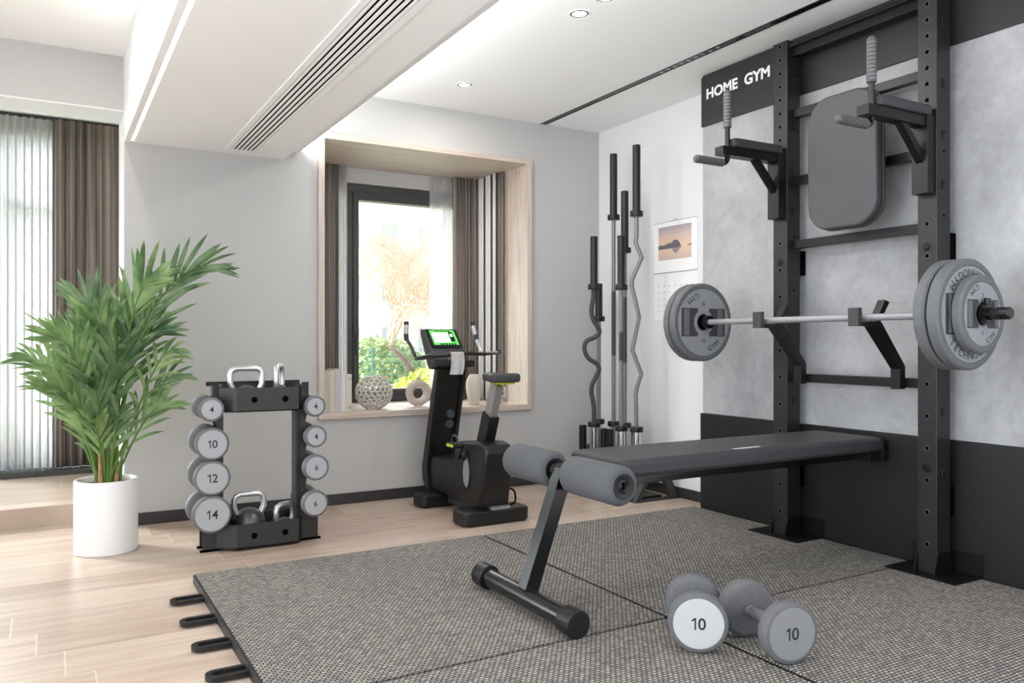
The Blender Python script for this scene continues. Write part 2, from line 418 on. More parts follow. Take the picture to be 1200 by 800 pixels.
def text(name, body, h, center, frame, m, parent=None, w=None, weight=0, local=False, rot=0):
    bm = num_mesh(body, h, weight) if body.isdigit() else text_mesh(body, h, w, weight)
    T = Matrix.Translation(center) @ FR[frame] @ Matrix.Rotation(rot, 4, 'Z')
    bm.transform(T); mb = MB(); mb.bm.free(); mb.bm = bm
    return obj(name, mb, m, parent, local=local)
def arc_text(name, body, h, r, mid, center, frame, m, parent, local=True, inward=False, step=None):
    """letters on a circle; mid = angle of the middle (radians, 0 = right, ccw)."""
    out = bmesh.new(); n = len(body); st = (step or h*.95)/r
    for i, c in enumerate(body):
        if c == ' ': continue
        k = i-(n-1)/2
        a = mid + (k*st if inward else -k*st)
        bm = text_mesh(c, h if c not in 'o-' else h*.8)
        rot = a+PI/2 if inward else a-PI/2
        bm.transform(Matrix.Translation(center) @ FR[frame] @ Matrix.Translation((r*math.cos(a), r*math.sin(a), 0)) @ Matrix.Rotation(rot, 4, 'Z'))
        me = bpy.data.meshes.new('t'); bm.to_mesh(me); bm.free(); out.from_mesh(me); bpy.data.meshes.remove(me)
    mb = MB(); mb.bm.free(); mb.bm = out
    return obj(name, mb, m, parent, local=local)

# ------------------------------------------------------------------ room shell
YB, XR, ZC, CAMH = 5.203, 3.805, 2.744, 1.08
BX0, BX1, BY0, BY1, BZ0, BZ1 = 1.571, 3.121, YB, 5.95, .611, 2.416     # bay opening
b = MB(); b.box(-2.6, XR+.2, -.3, 5.443, -.15, 0); struct('floor', b, FLOOR)
b = MB(); b.box(-2.6, 1.3, 5.443, 7.2, -.15, .117); struct('floor_platform', b, STEPW)
b = MB(); b.box(-2.6, XR+.2, -1.2, 6.95, ZC, ZC+.15)
struct('ceiling', b, CEIL)
b = MB()   # back wall with bay opening
for q in ((.387, BX0-.041, YB, 5.567, 0, ZC), (BX1+.041, XR+.2, YB, 5.567, 0, ZC), (BX0-.041, BX1+.041, YB, 5.567, 0, BZ0-.041), (BX0-.041, BX1+.041, YB, 5.567, BZ1+.041, ZC)): b.box(*q)
struct('wall_back', b, WALL)
b = MB(); b.box(-2.6, .387, YB, 5.51, 2.432, ZC); struct('wall_header', b, WALL)
b = MB(); b.box(-2.5999, .3871, YB-.0, 5.51, 2.424, 2.4325); struct('header_lit_white', b, WALLW)  # white sheet puts the bright light under the header into its colour
b = MB(); b.box(.384, .3872, YB-.0004, 5.567, .0, ZC); struct('wall_end_lit_white', b, WALLW)  # grey wall end covered in white, its sky light put into the colour
b = MB(); b.box(1.25, 1.4, 5.567, 7.1, .0, ZC); struct('wall_alcove', b, WALL)
b = MB(); b.box(-2.8, -2.6, 3.7, 6.95, 0, ZC); struct('wall_left', b, WALLW)
b = MB(); b.box(XR, XR+.2, .9, YB, 0, ZC); struct('wall_right', b, WALLW)
# soffit beam with LED groove
b = MB()
b.box(.387, .418, -1.2, YB, 2.25, ZC); b.box(.436, 1.314, -1.2, YB, 2.25, ZC); b.box(.418, .436, -1.2, YB, 2.262, ZC)
struct('ceiling_beam', b, CEIL)
b = MB(); b.box(.4185, .4355, -1.15, YB-.02, 2.256, 2.2618); struct('trim_2', b, LED)
b = MB(); b.box(.387+.0, BX0-.04, YB-.012, YB, 0, .072, .002); b.box(BX0-.04, XR, YB-.012, YB, 0, .072, .002); struct('baseboard_back', b, BASEB)
b = MB(); b.box(XR-.012, XR, .9, YB-.012, 0, .072, .002); struct('baseboard_right', b, BASEB)
b = MB(); b.box(.375, .387, YB-.012, 5.443, 0, .072, .002); struct('baseboard_left', b, BASEB)

# ------------------------------------------------------------------ bay window
w1 = MB()
F = .04
w1.box(BX0-F, BX0, YB-.03, BY1, BZ0-F, BZ1+F, .002); w1.box(BX1, BX1+F, YB-.03, BY1, BZ0-F, BZ1+F, .002)
bay = struct('window_1', w1, BAYW)
b = MB(); b.box(BX0, BX1, YB-.03, BY1+.12, BZ0-F, BZ0, .002); struct('sill', b, BAYH, bay)
b = MB(); b.box(BX0, BX1, YB-.03, BY1, BZ1, BZ1+F, .002); struct('head', b, BAYH, bay)
b = MB()
WX0, WX1, WY = 1.62, 3.05, 6.02
b.box(BX0-F, WX0, WY-.07, WY+.1, BZ0-F, BZ1+F); b.box(WX1, BX1+F, WY-.07, WY+.1, BZ0-F, BZ1+F); b.box(WX0, WX1, WY-.07, WY+.1, 2.30, BZ1+F)
struct('surround_wall', b, WALL, bay)
b = MB()
b.box(WX0, WX1, WY-.05, WY+.05, BZ0, BZ0+.055, .004); b.box(WX0, WX1, WY-.05, WY+.05, 2.235, 2.30, .004)
b.box(WX0, WX0+.05, WY-.05, WY+.05, BZ0, 2.30, .004); b.box(WX1-.05, WX1, WY-.05, WY+.05, BZ0, 2.30, .004)
b.box(1.985, 2.032, WY-.045, WY+.045, BZ0+.05, 2.24, .004)
b.box(2.036, 2.078, WY-.06, WY+.03, BZ0+.05, 2.24, .004); b.box(2.078, WX1-.05, WY-.06, WY+.03, 2.175, 2.236, .004); b.box(2.078, WX1-.05, WY-.06, WY+.03, BZ0+.055, BZ0+.10, .004)
b.box(2.05, 2.062, WY-.085, WY-.058, .98, 1.14, .003)
struct('window_frame', b, WFR, bay)
b = MB(); b.box(2.078, WX1-.05, WY-.012, WY-.006, BZ0+.10, 2.175); b.box(WX0+.05, 1.985, WY-.012, WY-.006, BZ0+.055, 2.235)
struct('pane', b, GLASS, bay)

def curtain(name, path0, path1, z0, z1, folds, amp, m, label, group=None, seed=1, irregular=.5):
    r = random.Random(seed); p0, p1 = Vector(path0), Vector(path1); d = (p1-p0); nrm = Vector((-d.y, d.x)).normalized()
    nu = folds*12; ph = [r.uniform(-irregular, irregular) for _ in range(folds+2)]; am = [r.uniform(1-irregular, 1+irregular*.6) for _ in range(folds+2)]
    def P(u, v):
        f = u*folds; k = int(min(f, folds-1e-6)); t = f-k
        ss = t*t*(3-2*t); a = am[k]*(1-ss)+am[k+1]*ss; p = ph[k]*(1-ss)+ph[k+1]*ss
        wv = math.sin(2*PI*f + p*1.2); wv = math.copysign(abs(wv)**.8, wv)
        q = p0 + d*u + nrm*amp*a*wv*(.85+.3*(1-v)) + d.normalized()*amp*.35*math.sin(4*PI*f+p)
        return (q.x, q.y, z0+(z1-z0)*v)
    b = MB(); b.grid(P, nu, 6)
    o = obj(name, b, m, sharp=2.0); md = o.modifiers.new('t', 'SOLIDIFY'); md.thickness = .003
    return tag(o, label, 'curtain', group)
curtain('curtain', (1.76, 5.90), (1.90, 5.90), BZ0+.005, BZ1-.002, 4, .018, CURT, 'taupe curtain gathered at the left side of the bay window, behind the books', seed=3)
curtain('sheer_curtain', (1.90, 5.915), (1.965, 5.915), BZ0+.005, BZ1-.002, 3, .012, SHEER, 'narrow white sheer curtain beside the left window mullion of the bay', seed=4)
curtain('sheer_curtain', (2.66, 5.93), (2.86, 5.93), BZ0+.005, BZ1-.002, 8, .009, SHEERT, 'white sheer curtain at the right of the bay window glass', seed=5, irregular=.4)
curtain('curtain', (2.845, 5.88), (3.085, 5.90), BZ0+.005, BZ1-.002, 8, .022, CURT, 'taupe pleated curtain in the back right corner of the bay window', seed=6)
curtain('curtain', (3.098, 5.88), (3.098, 5.50), BZ0+.005, BZ1-.002, 7, .018, CURT, 'taupe curtain along the right cheek of the bay window', seed=8)
for i, (ya, yb) in enumerate(((5.86, 5.77), (5.73, 5.65), (5.61, 5.56))):
    curtain('sheer_curtain', (3.062, ya), (3.062, yb), BZ0+.005, BZ1-.002, 2, .009, SHEERW,
            ['white curtain fold deepest in the right cheek of the bay window', 'middle white curtain fold on the right cheek of the bay window', 'white curtain fold nearest the room on the right cheek of the bay'][i], 'white folds beside the taupe curtain in the bay', seed=20+i, irregular=.2)

# ------------------------------------------------------------------ alcove window and curtains
w2 = MB()
w2.box(-2.6, 1.25, 6.86, 6.95, .117, .19, .004); w2.box(-2.6, 1.25, 6.86, 6.95, 2.6, ZC)
for x in (-2.6, -1.5, -.36, 1.2): w2.box(x, x+.07, 6.87, 6.94, .19, 2.6, .004)
w2.box(-.29, 1.2, 6.87, 6.94, 2.05, 2.12, .004)
win2 = struct('window_2', w2, WFR)
b = MB(); b.box(-2.55, 1.2, 6.90, 6.906, .19, 2.6); struct('pane', b, GLASS, win2)
b = MB(); b.box(-2.6, 1.25, 6.66, 6.85, .117, .16, .004); struct('trim_3', b, WFR)
curtain('curtain', (.03, 6.74), (.62, 6.74), .163, 2.70, 9, .035, CURT, 'long taupe curtain hanging behind the potted palm in the alcove', seed=9, irregular=.85)
curtain('sheer_curtain', (-.48, 6.78), (.06, 6.78), .163, 2.70, 11, .026, SHEER, 'long white sheer curtain at the far left in the alcove', seed=10)

# ------------------------------------------------------------------ ceiling fixtures
VX0, VX1, VY1 = .925, 1.132, 5.085
vent = thing('air_vent', 'long white linear slot air vent set in the soffit beam', 'air vent', ((VX0+VX1)/2, 3, 2.25))
b = MB()
b.box(VX0, .955, .8, VY1, 2.2445, 2.25, .001); b.box(1.102, VX1, .8, VY1, 2.2445, 2.25, .001); b.box(.955, 1.102, VY1-.03, VY1, 2.2445, 2.25, .001); b.box(.955, 1.102, .8, .83, 2.2445, 2.25, .001)
obj('frame', b, CEIL, vent)
b = MB(); b.box(.955, 1.102, .83, VY1-.03, 2.2482, 2.25); obj('backing', b, BLK, vent)
for i in range(6):
    x = .955+.0105+(.147-.021)*(i)/5
    b = MB(); b.box(x-.0068, x+.0068, .83, VY1-.03, 2.2444, 2.2484, .001); obj('slat', b, CEIL, vent)
def downlight(x, y, label, r=.046):
    t = thing('downlight', label, 'ceiling light', (x, y, ZC), 'recessed ceiling downlights')
    b = MB(); b.lathe([(r, 0), (r+.006, -.004), (r+.010, -.0015), (r+.012, 0)], (x, y, ZC), n=40); obj('trim_ring', b, CEIL, t)
    b = MB(); b.lathe([(r+.001, -.0002), (r-.006, -.0045), (r-.010, -.0002)], (x, y, ZC), n=40); obj('baffle', b, BIKEG, t)
    b = MB(); b.lathe([(r-.008, -.0004), (r-.012, -.0022), (0, -.003)], (x, y, ZC), n=40); obj('lens', b, LAMPE, t)
downlight(2.335, 4.66, 'round recessed ceiling downlight nearest the back wall')
downlight(2.335, 3.36, 'round recessed ceiling downlight between the two others')
downlight(2.335, 3.14, 'round recessed ceiling downlight cut by the top edge of the photo')
downlight(.24, 4.24, 'round recessed ceiling downlight left of the soffit beam')
b = MB(); b.box(3.252, 3.258, -1.15, YB-.002, ZC-.004, ZC); b.box(3.296, 3.302, -1.15, YB-.002, ZC-.004, ZC)
tr = thing('light_track', 'thin black recessed light track running along the ceiling', 'track light', (3.277, 2, ZC))
obj('rail', b, BLKM, tr)
b = MB(); b.box(3.258, 3.296, -1.15, YB-.002, ZC-.0015, ZC); obj('channel', b, BLKG, tr)
for i in range(9):
    b = MB(); b.cyl((3.277, 3.35+i*.06, ZC-.004), (3.277, 3.35+i*.06, ZC-.001), .013, 16); obj('lens', b, STEEL, tr)

# ------------------------------------------------------------------ right wall panels and sign
PX = 3.555
o = MB(); o.box(PX, XR, .95, 3.765, .636, 2.43, .0015); tag(obj('concrete_wall_panel', o, CONC), 'pale grey concrete panel on the right wall behind the rack', 'wall panel')
o = MB(); o.box(PX-.012, XR, .95, 3.775, 0.0, .634, .002); tag(obj('lower_wall_panel', o, BLKP), 'black panel along the foot of the right wall', 'wall panel')
sg = thing('sign_board', 'black board with the white words HOME GYM at the top of the right wall', 'sign', (PX, 3.0, 2.43))
o = MB(); o.prism([(.95, 2.422), (3.763, 2.422), (3.763, 2.724), (3.745, 2.738), (.95, 2.738)], 'x', PX-.016, XR, .0015); obj('board', o, SIGNM, sg)
text('lettering', 'HOME  GYM', .066, (PX-.016, 3.463, 2.615), 'right', WHT, sg, w=.505, weight=.032)

# ------------------------------------------------------------------ woven mat tiles
TM = .045
TX = (.556, 2.020, 3.535); TY = (.83, 2.325, 3.825)
def mat_tile(x0, x1, y0, y1, label, loops):
    g = .0045
    t = thing('mat_tile', label, 'floor mat', ((x0+x1)/2, (y0+y1)/2, 0), 'interlocking woven mat tiles')
    b = MB(); b.box(x0+g, x1-g, y0+g, y1-g, .0, TM-.004, .003); obj('rubber_base', b, MATE, t)
    b = MB(); b.box(x0+g+.008, x1-g-.003, y0+g+.003, y1-g-.003, TM-.0045, TM, .0015); obj('woven_top', b, WOVEN, t)
    if loops:
        y = y1-.275
        while y > y0+.02:
            b = MB(); L, wd, h = .125, .036, .012; pts = []
            xs = x0-L+wd
            path = [(x0+.002, y+wd), (xs, y+wd)] + [(xs-wd*math.sin(a*PI/10), y+wd*math.cos(a*PI/10)) for a in range(1, 10)] + [(xs, y-wd), (x0+.002, y-wd)]
            inn = [(x0+.002, y-wd+.019), (xs, y-wd+.019)] + [(xs-(wd-.019)*math.sin(a*PI/10), y-(wd-.019)*math.cos(a*PI/10)) for a in range(1, 10)] + [(xs, y+wd-.019), (x0+.002, y+wd-.019)]
            z0, z1 = .006, .022
            A = [b.bm.verts.new((p[0], p[1], z1)) for p in path]; B = [b.bm.verts.new((p[0], p[1], z1)) for p in inn[::-1]]
            A2 = [b.bm.verts.new((p[0], p[1], z0)) for p in path]; B2 = [b.bm.verts.new((p[0], p[1], z0)) for p in inn[::-1]]
            for i in range(len(path)-1):
                b.bm.faces.new((A[i], B[i], B[i+1], A[i+1])); b.bm.faces.new((A2[i+1], B2[i+1], B2[i], A2[i]))
                b.bm.faces.new((A[i], A[i+1], A2[i+1], A2[i])); b.bm.faces.new((B[i+1], B[i], B2[i], B2[i+1]))
            bmesh.ops.recalc_face_normals(b.bm, faces=b.bm.faces)
            obj('locking_loop', b, RUBB, t)
            y -= .2845
mat_tile(TX[0], TX[1], TY[1], TY[2], 'woven grey mat tile with loops, under the foot bar of the bench', True)
mat_tile(TX[1], TX[2], TY[1], TY[2], 'woven grey mat tile under the farther rack post', False)
mat_tile(TX[0], TX[1], TY[0], TY[1], 'woven grey mat tile with loops at the bottom edge of the photo', True)
mat_tile(TX[1], TX[2], TY[0], TY[1], 'woven grey mat tile at the bottom right, under the two loose dumbbells', False)

# ------------------------------------------------------------------ wall rack
rack = thing('power_rack', 'tall black steel wall rack with two perforated posts and crossbars', 'exercise rack', (3.45, 2.58, TM))
def post(y0, y1, name='post'):
    b = MB(); X0, X1 = 3.40, 3.50; yc = (y0+y1)/2
    b.box(X0, X1, y0, y1, TM, 2.685, .004)
    b.mi = 1
    for (za, zb, st) in ((1.75, 2.66, .0715), (.14, 1.75, .143)):
        z = zb
        while z > za:
            b.lathe([(.0098, -.0004), (.0112, -.0010), (.0130, 0)], (X0, yc, z), 'x', 20); z -= st
    z = 2.5
    while z > .3:
        b.lathe([(.0088, -.0004), (.0098, -.0008), (.011, 0)], (3.45, y0, z), 'y', 20); z -= .286
    b.mi = 2
    for (za, zb, st) in ((1.75, 2.66, .0715), (.14, 1.75, .143)):
        z = zb
        while z > za:
            b.lathe([(.0100, -.0006), (0, -.0006)], (X0, yc, z), 'x', 20); z -= st
    z = 2.5
    while z > .3:
        b.lathe([(.0089, -.0006), (0, -.0006)], (3.45, y0, z), 'y', 20); z -= .286
    return obj(name, b, [POSTM, BLKE, BLK], rack)
PL, PR = (2.966, 3.062), (2.136, 2.228)
for p in (PL, PR):
    post(*p)
    yc = (p[0]+p[1])/2
    b = MB(); b.box(3.333, PX-.013, yc-.168, yc+.165, TM, TM+.006, .001); b.box(PX-.018, PX-.0125, yc-.168, yc+.165, TM+.006, TM+.10, .001)
    # gussets
    for s in (p[0]-.004, p[1]-.002): b.prism([(3.40, TM+.006), (3.50, TM+.006), (3.50, TM+.10), (3.402, TM+.10), (3.375, TM+.006)], 'y', s, s+.006)
    obj('base_plate', b, BASEP, rack)
    for z in (.30, 1.44):
        b = MB(); b.box(3.50, PX-.013 if z < .6 else PX-.001, yc-.04, yc+.04, z, z+.13, .002); obj('wall_bracket', b, BLK, rack)
    for z in (1.505, .52):
        b = MB(); b.lathe([(0, -.009), (.012, -.009), (.014, -.007), (.014, -.003), (.021, -.002), (.021, 0)], (3.40, yc, z), 'x', 24); obj('bolt', b, BLKM, rack)
    b = MB()
    for z in (2.21, 1.98, 1.76, .75):
        b.box(3.437, 3.463, p[0]-.004, p[0], z, z+.006); b.box(3.437, 3.463, p[0]-.004, p[0], z+.03, z+.036); b.box(3.437, 3.442, p[0]-.004, p[0], z+.006, z+.03)
    obj('slot_plate', b, BLKM, rack)
for i, z in enumerate((2.632, 2.295, 1.937, 1.598, .89)):
    b = MB(); h = .022 if i else .03
    b.box(3.44, 3.485, PR[1]-.01, PL[0]+.01, z-h, z+h, .003); 
    if i == 0: b.box(3.41, 3.44, PR[1]-.01, PL[0]+.01, z+.012, z+.03, .002)
    obj('crossbar', b, BLKM, rack)

def dip(p, label):
    yc = (p[0]+p[1])/2; hy = .04
    t = thing('dip_handle', label, 'dip bar', (3.40, yc, 2.05), 'dip handles on the rack posts')
    b = MB()
    b.box(2.955, 3.395, yc-.030, yc+.030, 2.03, 2.075, .003)          # arm
    b.box(3.345, 3.396, yc-.038, yc+.038, 1.735, 2.08, .003)             # plate on the post
    b.prism([(3.19, 2.032), (3.235, 2.032), (3.352, 1.91), (3.346, 1.87)], 'y', yc-.018, yc+.018, .002)
    obj('bracket', b, BLKM, t)
    b = MB(); b.prism([(3.03, -.032), (3.055, -.042), (3.36, -.046), (3.388, -.03), (3.388, .03), (3.36, .046), (3.055, .042), (3.03, .032)], 'z', 2.077, 2.122, .010, Matrix.Translation((0, yc, 0)), 3)
    obj('arm_pad', b, PADM, t)
    X = 3.014
    b = MB()
    pts = [(X, yc, 2.19), (X, yc, 2.02)] + [(X-.028*(1-math.cos(a)), yc, 2.02-.026*math.sin(a)) for a in (PI/8, PI/4, 3*PI/8, PI/2)] + [(X-.035, yc, 1.994)]
    b.tube(pts, .0135, 16); obj('handle_rod', b, BLKG, t)
    def grip(p0, p1, m0, m1, nm):
        b = MB(); p0, p1 = Vector(p0), Vector(p1); L = (p1-p0).length; d = (p1-p0)/L; n = 11
        pts, rs = [], []
        for i in range(n):
            for f, r in ((.06, .0205), (.80, .0205), (.84, .0180), (.99, .0180)):
                pts.append(p0+d*L*((i+f)/n)); rs.append(r)
        pts.append(p1); rs.append(.019); pts.append(p1+d*.008); rs.append(.012)
        b.tube(pts, rs, 18)
        b.mi = 1
        for i in range(n-1): b.tube([p0+d*L*((i+.85)/n), p0+d*L*((i+.98)/n)], .0192, 18, cap=False)
        obj(nm, b, [m0, m1], t)
    grip((X, yc, 2.175), (X, yc, 2.362), GRIPM, GRIPL, 'upright_grip')
    grip((X-.035, yc, 1.994), (X-.215, yc, 1.994), GRIPM, PADM, 'horizontal_grip')
dip(PL, 'black dip handle with ribbed grips on the farther rack post, over the sign')
dip(PR, 'black dip handle with ribbed grips on the nearer rack post')

# backrest pad
bp = thing('backrest_pad', 'grey rounded backrest pad hanging between the rack posts', 'pad', (3.36, 2.58, 1.62))
def rrect(y0, y1, z0, z1, r, n=8, top=None):
    pts = []
    for cy, cz, a0 in ((y1-r, z1-r, 0), (y0+r, z1-r, PI/2), (y0+r, z0+r, PI), (y1-r, z0+r, 3*PI/2)):
        for k in range(n+1):
            a = a0+PI/2*k/n; pts.append((cy+r*math.cos(a), cz+r*math.sin(a)))
    return pts
b = MB(); b.prism(rrect(2.375, 2.765, 1.632, 2.285, .12), 'x', 3.315, 3.36, .012, seg=4); obj('cushion', b, PADG, bp)
b = MB(); b.prism(rrect(2.37, 2.77, 1.627, 2.29, .122), 'x', 3.361, 3.377, .004); obj('backing_board', b, PADM, bp)
for z in (1.925, 2.262):
    b = MB(); b.box(3.377, 3.4395, 2.53, 2.63, z, z+.025, .002); obj('bracket', b, BLKM, bp)

# J hooks that carry the barbell
def hook(yc, label):
    w = .024
    t = thing('barbell_hook', label, 'barbell hook', (3.42, yc, .87), 'barbell hooks on the lower crossbar')
    b = MB()
    pts = [(3.405, .862), (3.437, .862), (3.437, .965), (3.285, 1.165), (3.345, 1.262), (3.31, 1.272), (3.25, 1.172), (3.135, 1.172), (3.135, 1.153), (3.235, 1.150), (3.405, .955)]
    # arm as convex pieces
    b.prism([(3.395, .862), (3.437, .862), (3.437, .968), (3.395, .955)], 'y', yc-w, yc+w, .002)
    b.prism([(3.395, .955), (3.437, .968), (3.262, 1.172), (3.205, 1.150)], 'y', yc-w, yc+w, .002)
    b.prism([(3.118, 1.150), (3.205, 1.150), (3.262, 1.172), (3.118, 1.172)], 'y', yc-w, yc+w, .002)
    b.prism([(3.232, 1.172), (3.262, 1.172), (3.33, 1.262), (3.295, 1.272)], 'y', yc-w*.8, yc+w*.8, .002)
    obj('arm', b, BLKM, t)
    b = MB(); b.box(3.097, 3.123, yc-.027, yc+.027, 1.150, 1.232, .002); obj('front_lip', b, BIKEG, t)
hook(2.896, 'black hook arm carrying the barbell beside the farther rack post')
hook(2.335, 'black hook arm carrying the barbell beside the nearer rack post')

# ------------------------------------------------------------------ barbell and plates
BXc, BZc = 3.158, 1.189
bar = thing('barbell', 'steel barbell resting on the rack hooks with black ends', 'barbell', (BXc, 2.6, BZc))
b = MB(); b.cyl((BXc, 1.99, BZc), (BXc, 3.29, BZc), .0155, 24); obj('shaft', b, STEEL, bar)
for y0, y1 in ((1.69, 1.99), (3.29, 3.62)):
    b = MB(); s = 1 if y0 > 2.5 else -1; ya = y0 if s > 0 else y1; 
    b.lathe([(0, 0), (.036, 0), (.036, s*.022), (.0245, s*.024), (.0245, s*.30-s*.006), (.020, s*.30), (0, s*.30)], (BXc, ya, BZc), 'y', 32)
    obj('sleeve', b, BLKG, bar)
b = MB(); b.lathe([(.0252, 0), (.040, 0), (.040, .024), (.0252, .024)], (BXc, 1.768, BZc), 'y', 24, closed=True); b.box(BXc-.014, BXc+.014, 1.772, 1.788, BZc+.036, BZc+.062, .003); obj('collar', b, BLKG, bar)

def plate_geo(R, th, arc_top, arc_bot, num, both=True):
    """origin at the centre of the plate, axis Y, face toward -Y"""
    h = th/2; b = MB(); q = R-.026
    b.lathe([(.0262, -h+.003), (.046, -h+.003), (q-.004, -h+.003), (q, -h), (R-.008, -h), (R, -h+.008), (R, h-.008), (R-.008, h), (q, h), (q-.004, h-.003), (.0262, h-.003)], (0, 0, 0), 'y', 72, closed=True)
    f = MB(); f.lathe([(.05, -h+.0032), (.05, -h+.002), (q-.005, -h+.002), (q-.005, -h+.0032)], (0, 0, 0), 'y', 72, closed=True)
    hub = MB(); hub.lathe([(.0262, -h+.004), (.0262, -h-.002), (.040, -h-.002), (.044, -h+.004)], (0, 0, 0), 'y', 40, closed=True)
    ds = []; hw = R*.36; ro = q-.012
    for s in (-1, 1):
        d = MB(); ds.append(d)
        pts = []
        a1 = math.asin(hw/ro)
        xe = ro*math.cos(a1)
        rin = R*.33; ai = math.radians(62)
        pts = [(s*xe, -hw), (s*xe, hw), (s*R*.20, hw)]
        for k in range(7):
            a = math.radians(55)-math.radians(110)*k/6
            pts.append((s*rin*math.cos(a), rin*math.sin(a)))
        pts.append((s*R*.20, -hw))
        if s < 0: pts = pts[::-1]
        d.prism(pts, 'y', -h+.0012, -h+.0026)
    gs = []
    for s in (-1, 1):
        g = MB(); gs.append(g)
        g.box(min(s*R*.48, s*R*.66), max(s*R*.48, s*R*.66), -h-.004, -h+.002, -hw+.004, hw-.004, .004)
    return b, f, hub, ds, gs
def weight_plate(R, th, y, label, top, bot, num, group):
    t = thing('weight_plate', label, 'weight plate', (BXc, y, BZc), group)
    b, f, hub, d, g = plate_geo(R, th, None, None, num)
    body = obj('disc', b, PLATE, t, local=True); obj('face', f, PLATEF, t, local=True); obj('hub', hub, BLK, t, local=True)
    
    for q in d: obj('grip_window', q, PLATED, t, local=True)
    for q in g: obj('grip_bar', q, PLATE, t, local=True)
    h = -th/2+.002
    k = R/.22
    if top:
        if len(top) > 4:
            arc_text('lettering', top, .030*k, R*.74, PI/2, (0, h, 0), 'front', DKTXT, t, inward=True, step=.034*k)
            arc_text('lettering', bot, .030*k, R*.74, -PI/2, (0, h, 0), 'front', DKTXT, t, inward=True, step=.034*k)
        else:
            arc_text('lettering', top, .030*k, R*.70, PI-1.05, (0, h, 0), 'front', DKTXT, t, inward=True, step=.030*k)
            arc_text('lettering', bot, .030*k, R*.70, -1.05, (0, h, 0), 'front', DKTXT, t, inward=True, step=.030*k)
        text('number', num, .022*k, (0, h, -R*.48), 'front', DKTXT, t, local=True)
        text('number', num, .022*k, (0, h, R*.48), 'front', DKTXT, t, local=True, rot=PI)
    return t
G1 = 'grey weight plates on the barbell'
weight_plate(.217, .045, 3.36, 'large grey weight plate nearer the rack on the far end of the barbell', 'GYM', 'GYM', '15', G1)
weight_plate(.217, .040, 3.412, 'outer large grey weight plate on the far end of the barbell', None, None, None, G1)
weight_plate(.222, .048, 1.925, 'innermost large grey weight plate on the near end of the barbell', None, None, None, G1)
weight_plate(.222, .050, 1.868, 'middle large grey weight plate on the near end of the barbell, half covered', 'TECHNOGYM', 'TECHNOGYM', '15', G1)
weight_plate(.155, .040, 1.815, 'smaller grey weight plate outermost on the near end of the barbell', 'GYM', 'GYM', '5', G1)

# ------------------------------------------------------------------ bench
bench = thing('weight_bench', 'black padded bench with foam leg rollers, fixed to the right wall', 'exercise bench', (1.6, 2.66, TM))
Z = .62
b = MB(); b.prism([(1.93, 2.50), (1.96, 2.475), (3.50, 2.475), (3.50, 2.86), (1.96, 2.86), (1.93, 2.835)], 'z', Z-.072, Z, .022, seg=5)
obj('bench_pad', b, PADM, bench)
text('logo', 'TECHNOGYM', .022, (2.63, 2.515, Z+.0005), 'up', WHT, bench, w=.16)
b = MB(); b.box(1.80, 3.50, 2.60, 2.72, Z-.125, Z-.073, .004); b.box(2.0, 3.45, 2.53, 2.80, Z-.085, Z-.073); obj('frame_rail', b, BLKG, bench)
b = MB(); b.box(3.50, PX-.012, 2.47, 2.87, Z-.12, Z-.02, .004); b.box(3.44, 3.50, 2.50, 2.83, Z-.118, Z-.074, .004); obj('wall_mount', b, BLKM, bench)
# sloping leg
p0, p1 = Vector((1.605, 2.66, .12)), Vector((1.772, 2.66, .575))
d = (p1-p0).normalized(); ang = math.atan2(d.x, d.z)
Mx = Matrix.Translation(p0) @ Matrix.Rotation(ang, 4, 'Y')
b = MB(); b.box(-.030, .030, -.030, .030, 0, (p1-p0).length, .003, M=Mx); obj('leg', b, BLKG, bench)
b = MB(); b.cyl((1.60, 2.36, TM+.05), (1.60, 2.97, TM+.05), .038, 32); obj('foot_bar', b, BLKG, bench)
for ya, yb in ((2.305, 2.385), (2.955, 3.035)):
    b = MB(); s = yb-ya; b.lathe([(0, 0), (.046, 0), (.050, .004), (.050, s-.004), (.047, s), (0, s)], (1.60, ya, TM+.05), 'y', 40); obj('end_cap', b, RUBB, bench)
b = MB(); b.cyl((1.772, 2.29, .565), (1.772, 3.02, .565), .014, 20); b.cyl((1.772, 2.625, .565), (1.772, 2.695, .565), .034, 28); obj('axle', b, BLKG, bench)
for ya, yb in ((2.275, 2.60), (2.72, 3.045)):
    s = yb-ya
    b = MB(); b.lathe([(.022, 0), (.052, 0), (.066, .008), (.073, .022), (.073, s-.022), (.066, s-.008), (.052, s), (.022, s)], (1.772, ya, .565), 'y', 48, closed=True); ro = obj('foam_roller', b, GREYF, bench, sharp=1.2)
    for e, sg in ((ya, -1), (yb, 1)):
        b = MB(); b.lathe([(.014, 0), (.020, sg*.004), (.026, 0), (.032, sg*.002), (.046, sg*.003), (.048, -sg*.004), (.014, -sg*.004)], (1.772, e, .565), 'y', 36, closed=True); obj('end_cap', b, BIKE, ro)

